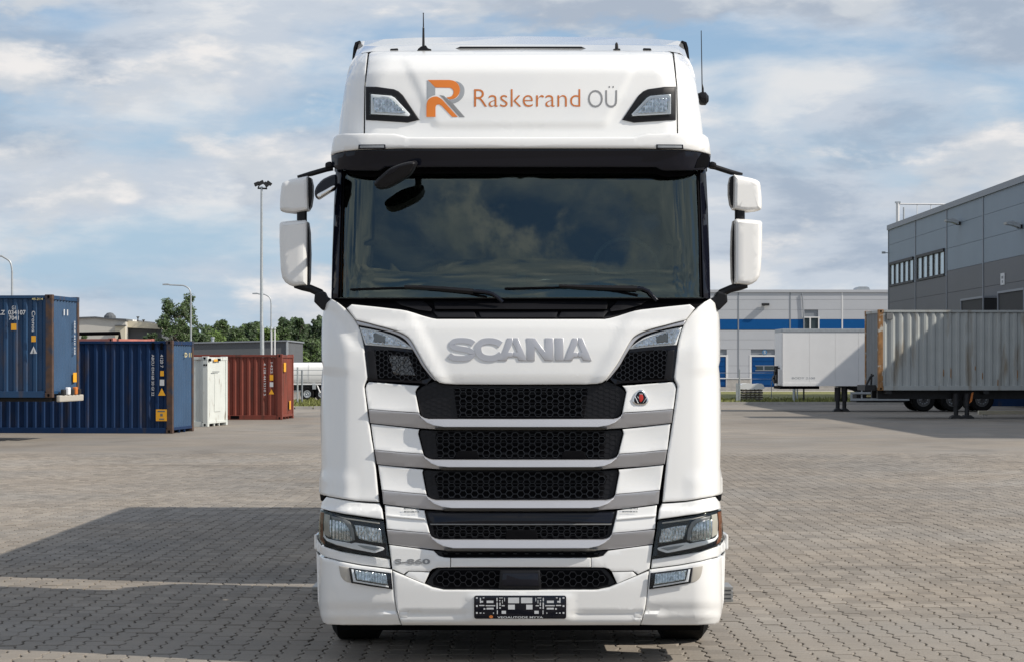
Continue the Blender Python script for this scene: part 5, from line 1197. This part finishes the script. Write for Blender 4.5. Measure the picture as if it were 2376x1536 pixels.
# ---- wipers
def gp(px, py, off=-.02, S=S_glass): return on(px, py, S, off)
def wiper(blade, arm, elbow):
    mb = MB(); mb.tube([gp(x, y, -.012) for x, y in blade], .008, 6); wb = tk_build(mb, 'wiper', 'matte')
    mb = MB(); mb.tube([gp(x, y, -.026) for x, y in arm], [.012, .014, .017, .02, .016][:len(arm)], 6); tk_build(mb, 'wiper_arm', 'black', wb, smooth=50)
    mb = MB(); mb.tube([gp(x, y, -.03) for x, y in elbow], .012, 8); tk_build(mb, 'elbow', 'gloss', wb, smooth=50)
wiper([(813, 672.5), (900, 669.5), (945, 669), (1010, 671), (1075, 679), (1130, 690)], [(938, 666), (975, 667.5), (1030, 671), (1098, 677)], [(1096, 676), (1122, 677.5), (1142, 682), (1156, 692), (1166, 702)])
wiper([(1171, 670.5), (1240, 669), (1300, 668), (1370, 669), (1430, 676), (1480, 686)], [(1297, 664), (1335, 666), (1390, 668), (1478, 670)], [(1474, 669), (1490, 670), (1504, 676), (1514, 687), (1524, 698)])
# ---- cabin seen through the glass
mb = MB(); mb.prism([(14.42, 2.22), (14.5, 2.40), (15.0, 2.50), (15.25, 2.44), (15.2, 1.95), (14.45, 1.95)], XC - 1.06, XC + 1.06, axis='x'); tk_build(mb, 'dashboard', 'dash', bevel=.02)
sw = ray(1452, 632, 15.35); mb = MB(); mb.tube([sw + Vector((.23 * math.cos(a), .10 * math.sin(a), .235 * math.sin(a))) for a in np.linspace(0, 2 * math.pi, 33)], .016, 8, cap=False).tube([sw + Vector((-.2, 0, 0)), sw + Vector((.2, 0, 0))], .02, 6).tube([sw, sw + Vector((0, -.1, -.4))], .03, 6); tk_build(mb, 'steering_wheel', 'dash', smooth=50)
for px in (930, 1480):
    c = ray(px, 600, 15.9); mb = MB(); mb.box((c.x - .25, 15.85, 1.95), (c.x + .25, 16.05, 2.75)); mb.box((c.x - .14, 15.87, 2.77), (c.x + .14, 16.0, 2.98)); tk_build(mb, 'seat', 'cabin', bevel=.05)
for (x0, y0, x1, y1, D) in ((1198, 632, 1222, 674, 14.62), (1391, 636, 1416, 672, 14.6)):
    a, c = ray(x0, y1 + 6, D), ray(x1, y0, D); mb = MB(); mb.box((a.x, D - .02, a.z), (c.x, D + .02, c.z)); tk_build(mb, 'phone_holder', 'cabin', bevel=.012)
mb = MB()
n = 9; pr = []
for k in range(n): pr.append((XC - 1.172 + .012 * (k % 2) + .004 * k, 14.47 + .016 * k))
top = [(x, y, 2.72 - .0 * k) for k, (x, y) in enumerate(pr)]
mb.add([(x, y, 2.3) for x, y in pr] + [(x + .0, y, 2.95 - .32 * abs(k - 3) / 3) for k, (x, y) in enumerate(pr)], [(k, k + 1, n + k + 1, n + k) for k in range(n - 1)]); tk_build(mb, 'curtain', 'curtain')
# ---- sun visor and header
vis_ = full([(1208, 346.8), (938, 346.8), (831, 349.5), (799, 353), (782, 357), (768, 362), (769.5, 381), (773, 389), (783, 394.5), (820, 396), (872, 397), (881, 396), (895, 388.5), (1208, 388.5)])
panel('sun_visor', vis_, 'gloss', S=S_vis, off=-.07, thick=.02, bev=1.6, grid=16)
panel('visor_header', full([(1208, 386), (890, 386), (800, 394), (806, 401), (818, 406), (836, 409.5), (868, 411), (884, 408), (894, 403), (1208, 403)]), 'matte', S=S_glass, off=-.03, thick=.05, bev=1, grid=24)
panel('visor_end', [(1632, 352), (1646, 358), (1645, 380), (1640, 389), (1612, 391), (1618, 372)], 'matte', S=S_vis, off=-.074, thick=.02, bev=1)
panel('header_closing', full([(1208, 340), (800, 344), (778, 352), (776, 398), (1208, 404)]), 'matte', S=S_glass, off=.02, thick=.1, bev=1, grid=30)
# ---- roof lip and high roof front
lip = full([(1208, 319), (945, 319), (932, 315), (914, 311), (860, 310.5), (800, 311), (783, 313.5), (774, 321), (770, 340), (767.5, 360.5), (780, 356), (799, 351.5), (831, 348), (938, 345.2), (1208, 345.2)])
panel('roof_lip', lip, 'white', S=S_vis, off=-.085, thick=.22, bev=4, grid=14)
both('marker_lamp', [(832, 336.5), (894, 336), (894.5, 346), (831, 347)], 'gloss', S=S_vis, off=-.091, thick=.02, bev=1)
both('marker_lamp_face', [(835, 339), (891, 338.6), (891, 344), (835, 344.6)], 'greyl', S=S_vis, off=-.094, thick=.004, bev=.6)
rf_full = [(1208, 119.5), (1100, 119.6), (960, 120), (880, 120.4), (863, 121), (857, 126), (855, 140), (851, 175), (848, 202), (846.5, 334), (1208, 334)]
def rf_disp(px, py, u, v):
    if px > 1208.5: px = 2417 - px
    side = sstep(-9, 9, seg_side(px, py, 953, 172, 1011, 294)) * sstep(120, 165, py)
    ins = side * sstep(299, 286, py)
    return -.011 * ins + .03 * sstep(128, 119, py)
panel('roof_front', full(rf_full), 'white', S=S_roof, off=-.0, thick=.08, bev=2.5, grid=7.5, disp=rf_disp)
rc = [(853, 124), (850, 150), (845.5, 202), (843.5, 332), (785, 332), (785.5, 312), (789, 275), (795, 237.5), (800, 205), (804.5, 178), (811, 155), (818, 139.5), (826, 131), (838, 125)]
both('roof_corner', rc, 'white', S=S_roof, off=-.0, thick=.25, bev=3, grid=9, gx=6)
for mm in (False, True):
    rl = panel('roof_lamp', [(848.5, 202), (875, 202.5), (914, 208), (925, 213), (935, 222), (973.5, 279), (946, 285.5), (900, 282.5), (848.5, 279.5)], 'black', S=S_roof, off=-.012, thick=.05, bev=2.5, mirror=mm)
    panel('surround', [(860.5, 219.5), (908, 223.5), (916, 228), (951.5, 266), (949, 270.5), (935, 269.5), (860.5, 265.5)], 'lampwhite', rl, S=S_roof, off=-.016, thick=.006, bev=1, mirror=mm)
    panel('reflector', [(865, 228), (905, 230), (913, 235), (941, 262), (930, 265), (869, 261)], 'lampchrome', rl, S=S_roof, off=-.021, thick=.006, bev=1, grid=2, disp=lambda px, py, u, v: .0034 * math.sin(px * .8) * (1 + .5 * math.sin(py * .5)), mirror=mm, sharp=180)
    panel('lens_cover', [(857, 216), (909, 220), (918, 225), (956, 268), (952, 274), (857, 269)], 'lens', rl, S=S_roof, off=-.0232, thick=.004, bev=1, mirror=mm)
# ---- roof top, hatch, antennas
A_ = [(822, 136), (840, 124.5), (862, 120.5), (960, 119.6), (1208, 119)]
B_ = [(828, 118), (845, 108), (880, 108), (960, 106.5), (1208, 105.5)]
C_ = [(834, 98), (846, 95.5), (890, 92), (960, 88.5), (1208, 85.2)]
def fullrow(r, D): q = r + mir(r[:-1])[::-1]; return [ray(x, y, d) for (x, y), d in zip(q, D + D[:-1][::-1])]
mb = MB(); rr = [fullrow(A_, [15.2, 14.95, 14.84, 14.80, 14.78]), fullrow(B_, [15.6, 15.45, 15.4, 15.35, 15.35]), fullrow(C_, [16.4, 16.4, 16.3, 16.25, 16.2])]
last = [p + Vector((0, .7, -.08)) for p in rr[2]]; rr.append(last); nn = len(rr[0])
mb.add([p for r in rr for p in r], [(i * nn + k, i * nn + k + 1, (i + 1) * nn + k + 1, (i + 1) * nn + k) for i in range(3) for k in range(nn - 1)])
for side in (0, nn - 1):
    cols = [r[side] for r in rr]; mb.add(cols + [Vector((p.x, p.y, 3.62)) for p in cols], [(i, i + 1, 5 + i, 4 + i) for i in range(3)])
mb.add([rr[3][k] for k in range(nn)] + [Vector((p.x, p.y, 3.62)) for p in rr[3]], [(k, k + 1, nn + k + 1, nn + k) for k in range(nn - 1)])
tk_build(mb, 'roof_top', 'white', smooth=60)
for s in (0, 1):
    pts = [(817, 140), (820, 112), (824, 99), (834, 95), (837, 97), (829, 103), (825, 118), (824, 136)]
    if s: pts = mir(pts)
    mb = MB(); n = len(pts); a = [ray(x, y, 16.2) for x, y in pts]; c = [v + Vector((0, .9, 0)) for v in a]
    mb.add(a + c, [tuple(range(n)), tuple(range(2 * n - 1, n - 1, -1))] + [(i, (i + 1) % n, n + (i + 1) % n, n + i) for i in range(n)]); tk_build(mb, 'deflector_edge', 'black')
mb = MB(); a = [ray(1052, 115.5, 15.02), ray(1364, 115.5, 15.02), ray(1349, 109, 15.02), ray(1068, 109, 15.02)]; c = [v + Vector((0, .5, .06)) for v in a]
mb.add(a + c, [(0, 1, 2, 3), (7, 6, 5, 4)] + [(i, (i + 1) % 4, 4 + (i + 1) % 4, 4 + i) for i in range(4)]); tk_build(mb, 'roof_hatch', 'black', bevel=.006)
def roof_piece(name, pts, D, dep, m='black'):
    mb = MB(); n = len(pts); a = [ray(x, y, D) for x, y in pts]; c = [v + Vector((0, dep, 0)) for v in a]
    mb.add(a + c, [tuple(range(n)), tuple(range(2 * n - 1, n - 1, -1))] + [(i, (i + 1) % n, n + (i + 1) % n, n + i) for i in range(n)]); return tk_build(mb, name, m, bevel=.004)
roof_piece('roof_stud', [(904, 119), (906, 114), (923, 113), (925, 118.5)], 14.92, .06); roof_piece('roof_stud', [(1492, 118), (1492.5, 112.5), (1510, 113), (1512.5, 118.5)], 14.92, .06)
an = roof_piece('antenna', [(966, 120.5), (971, 113), (977, 108.5), (988, 106), (993, 113), (1001, 115), (1000, 120.5)], 14.85, .08)
mb = MB(); mb.tube([ray(982.5, 108, 14.88), ray(982.5, 66, 14.88), ray(982.5, 64, 14.88), ray(982.3, 33, 14.88), ray(982.3, 31, 14.88)], [.010, .0075, .005, .0035, .006], 6); tk_build(mb, 'mast', 'black', an)
an = roof_piece('antenna', [(1421.5, 117.5), (1424, 114), (1439, 113.5), (1440, 117.5)], 14.9, .06)
mb = MB(); mb.tube([ray(1431, 116, 14.92), ray(1430.5, 103, 14.92), ray(1430.5, 99.5, 14.92)], [.014, .011, .004], 6); tk_build(mb, 'mast', 'black', an)
mb = MB(); mb.lathe([(-.04, .005), (-.025, .035), (.0, .045), (.03, .045), (.05, .02)], tuple(ray(1627, 230, 15.1)), 'x', 12); an = tk_build(mb, 'antenna', 'black', smooth=50)
mb = MB(); mb.tube([ray(1631, 228, 15.1), ray(1630.5, 205, 15.1), ray(1629, 195, 15.1), ray(1627, 72, 15.1)], [.010, .008, .004, .003], 6).tube([ray(1632, 226, 15.1), ray(1631, 240, 15.1)], .012, 6); tk_build(mb, 'mast', 'black', an)
# ---- roof lettering and R logo
front_text('name_lettering', 'Raskerand', 'brown', 1100, 208, 1346.5, 249, S_roof, -.0126, bold=-.010)
front_text('name_lettering', 'OÜ', 'grey', 1364.5, 200.5, 1432, 250.5, S_roof, -.0126, bold=-.008)
def logo(pts, m, o=-.0126): panel('logo_print', pts, m, S=S_roof, off=o, thick=.0008, bev=.3, bevd=.0002, grid=7)
lx = lambda x: 960 + x * .20623; ly = lambda y: 170 + y * .20635
def lp_(pts): return [(lx(x), ly(y)) for x, y in pts]
logo(lp_([(148, 84), (160, 88), (243, 165), (243, 248), (215, 255), (180, 275), (150, 305), (148, 330)]), 'greyl', -.0126)
logo(lp_([(158, 80)] + smooth_poly([(400, 80), (455, 92), (500, 130), (519, 190), (505, 245), (465, 285), (410, 300)], 4) + [(385, 292), (368, 276)] + smooth_poly([(400, 272), (430, 258), (447, 225), (440, 190), (410, 168)], 4) + [(243, 165)]), 'orange', -.0130)
logo(lp_(smooth_poly([(470, 92), (520, 110), (560, 150), (572, 200), (560, 260), (520, 310), (470, 338), (440, 345)], 4) + [(388, 304)] + smooth_poly([(425, 304), (470, 290), (510, 250), (523, 190), (510, 130)], 4)), 'greyl', -.0126)
logo(lp_([(290, 250), (340, 258), (388, 304), (440, 345), (575, 498), (515, 498), (370, 335), (330, 285)]), 'grey', -.0128)
logo(lp_([(142, 496), (142, 385)] + smooth_poly([(145, 345), (165, 300), (210, 272), (265, 268), (320, 300)], 4) + [(350, 335), (495, 496), (432, 496), (315, 372)] + smooth_poly([(285, 355), (258, 360), (245, 385)], 3) + [(245, 496)]), 'orange', -.0132)

# ---- mirrors
mx0 = 14.32
def housing(name, pts, D, dep, m, bev=9):
    def flat(X, Z): return D - TD + .25 * max(0, abs(X - XC) - 1.36) ** 1.0 * .6
    return panel(name, pts, m, S=flat, off=0, thick=dep, bev=bev, bevd=.030, grid=16)
for s in (0, 1):
    f = (lambda p: p) if s == 0 else mir
    yo = (lambda p: p) if s == 0 else (lambda p: [(x, y - 3) for x, y in p])
    up_ = [(714, 409), (700, 412), (675, 417), (661, 421.5), (655, 426), (652.5, 434), (650, 460), (649.3, 484), (651, 489.5), (660, 492), (681, 494.5), (700, 492), (715.5, 488)]
    lo_ = [(708, 511.5), (680, 513), (652, 516), (648.6, 521), (648.5, 560), (650, 600), (651.5, 626), (655, 645), (662, 656), (672, 662.5), (680, 665.5), (696, 664), (712.5, 662.5), (712.5, 515)]
    h1 = housing('mirror_housing', f(yo(up_)), mx0, .13, 'white2')
    h2 = housing('mirror_housing', f(yo(lo_)), mx0, .13, 'white2')
    b1 = f(yo([(714, 410), (722, 414), (725.5, 430), (725.5, 455), (722, 478), (716, 488.5)])); b2 = f(yo([(708, 512), (715, 516), (718.5, 540), (720, 590), (718.5, 650), (715, 665), (708, 664)]))
    housing('mirror_rim', b1, mx0 + .05, .10, 'black', bev=2); housing('mirror_rim', b2, mx0 + .05, .10, 'black', bev=2)
    mb = MB(); q = f(yo([(700.5, 485), (700.5, 515)])); mb.tube([ray(*q[0], mx0 + .07), ray(*q[1], mx0 + .07)], .033, 12); tk_build(mb, 'mirror_joint', 'black', smooth=50)
    q = f([(690, 411), (722, 404), (757, 394), (772, 390)] if s == 0 else [(694, 405), (720, 401), (757, 389), (768, 386)]); mb = MB(); mb.tube([ray(*p, mx0 + .06) for p in q], [.008, .017, .017, .02], 8); tk_build(mb, 'mirror_arm', 'black', smooth=50)
    q = f([(754, 378), (768, 374), (772, 388), (754, 392)]); mb = MB(); a = [ray(*p, mx0 + .02) for p in q]; c = [v + Vector((0, .12, 0)) for v in a]; mb.add(a + c, [(0, 1, 2, 3), (7, 6, 5, 4)] + [(i, (i + 1) % 4, 4 + (i + 1) % 4, 4 + i) for i in range(4)]); tk_build(mb, 'mirror_bracket', 'black', bevel=.014)
    q = f([(683, 663), (702, 665), (722, 671), (742, 680), (747, 690)]); mb = MB(); mb.tube([ray(*p, mx0 + .06) for p in q], [.018, .030, .026, .028, .034], 10); tk_build(mb, 'mirror_arm', 'black', smooth=50)
    q = f([(730, 682), (752, 676), (757, 689), (768, 694), (749, 722), (728, 701)]); mb = MB(); a = [ray(*p, mx0 + .0) for p in q]; c = [v + Vector((0, .16, 0)) for v in a]; n = 6; mb.add(a + c, [tuple(range(n)), tuple(range(2 * n - 1, n - 1, -1))] + [(i, (i + 1) % n, n + (i + 1) % n, n + i) for i in range(n)]); tk_build(mb, 'mirror_bracket', 'black', bevel=.012)
def flatS(d): return lambda X, Z: d
kp = smooth_poly([(730, 447), (734, 434), (746, 419), (760, 411), (774, 406), (781, 409), (779, 436), (765, 446), (748, 457), (738, 462.5), (732, 458)], 3, True)
km = panel('kerb_mirror', kp, 'gloss', S=flatS(.26), off=0, thick=.08, bev=4, bevd=.03, grid=14)
panel('mirror_glass', smooth_poly([(736, 452), (752, 443), (772, 432), (777, 434), (764, 445), (748, 455.5), (739, 460)], 3, True), 'chrome', km, S=flatS(.25), off=0, thick=.006, bev=1)
fm = smooth_poly([(868, 428), (872, 419), (884, 408), (902, 393), (920, 384), (945, 376.5), (960, 376), (964, 382), (960, 394), (949, 408), (930, 420), (908, 432), (888, 438.5), (874, 436)], 3, True)
fmir = panel('front_mirror', fm, 'black', S=flatS(-.10), off=0, thick=.09, bev=6, bevd=.03, grid=9, disp=lambda px, py, u, v: .05 * (v - .5))
panel('mirror_back', [(896, 404), (905, 394), (925, 385), (930, 386), (918, 399), (900, 408)], 'gloss', fmir, S=flatS(-.115), off=0, thick=.01, bev=1.4, disp=lambda px, py, u, v: .02 * (v - .5))
mb = MB(); mb.tube([ray(940, 395, 13.95), ray(955, 388, 14.05), ray(962, 380, 14.16)], .022, 8); tk_build(mb, 'mirror_arm', 'black', fmir, smooth=50)

# ================================================================ the semi trailer hidden behind the cab (it throws the long shadow)
sm = thing('semi_trailer', 'white box semi trailer coupled behind the cab, seen only by its shadow', 'trailer', (XC, 18.9, 0))
tb_(sm, 'box_body', 'trailw', (-1.2, 0, 1.12), (1.2, 9.6, 3.5), .03); tb_(sm, 'chassis', 'darkmetal', (-.5, .2, .75), (.5, 9.5, 1.118)); tb_(sm, 'skirt_light_blocker', 'trailw', (-1.19, 1.9, .45), (-1.15, 5.6, 1.1)); tb_(sm, 'skirt_light_blocker', 'trailw', (1.15, 1.9, .45), (1.19, 5.6, 1.1))  # skirts are unseen additions that keep light from under the trailer
for k in range(3):
    for s in (-1, 1):
        mb = MB(); mb.lathe([(0, .15), (0, .3), (0, .47), (-s * .04, .51), (-s * .32, .51), (-s * .35, .47), (-s * .35, .2)], (s * 1.19, 6.3 + 1.2 * k, .51), 'x', 24); mb.build('wheel', 'rubber', sm, smooth=40)
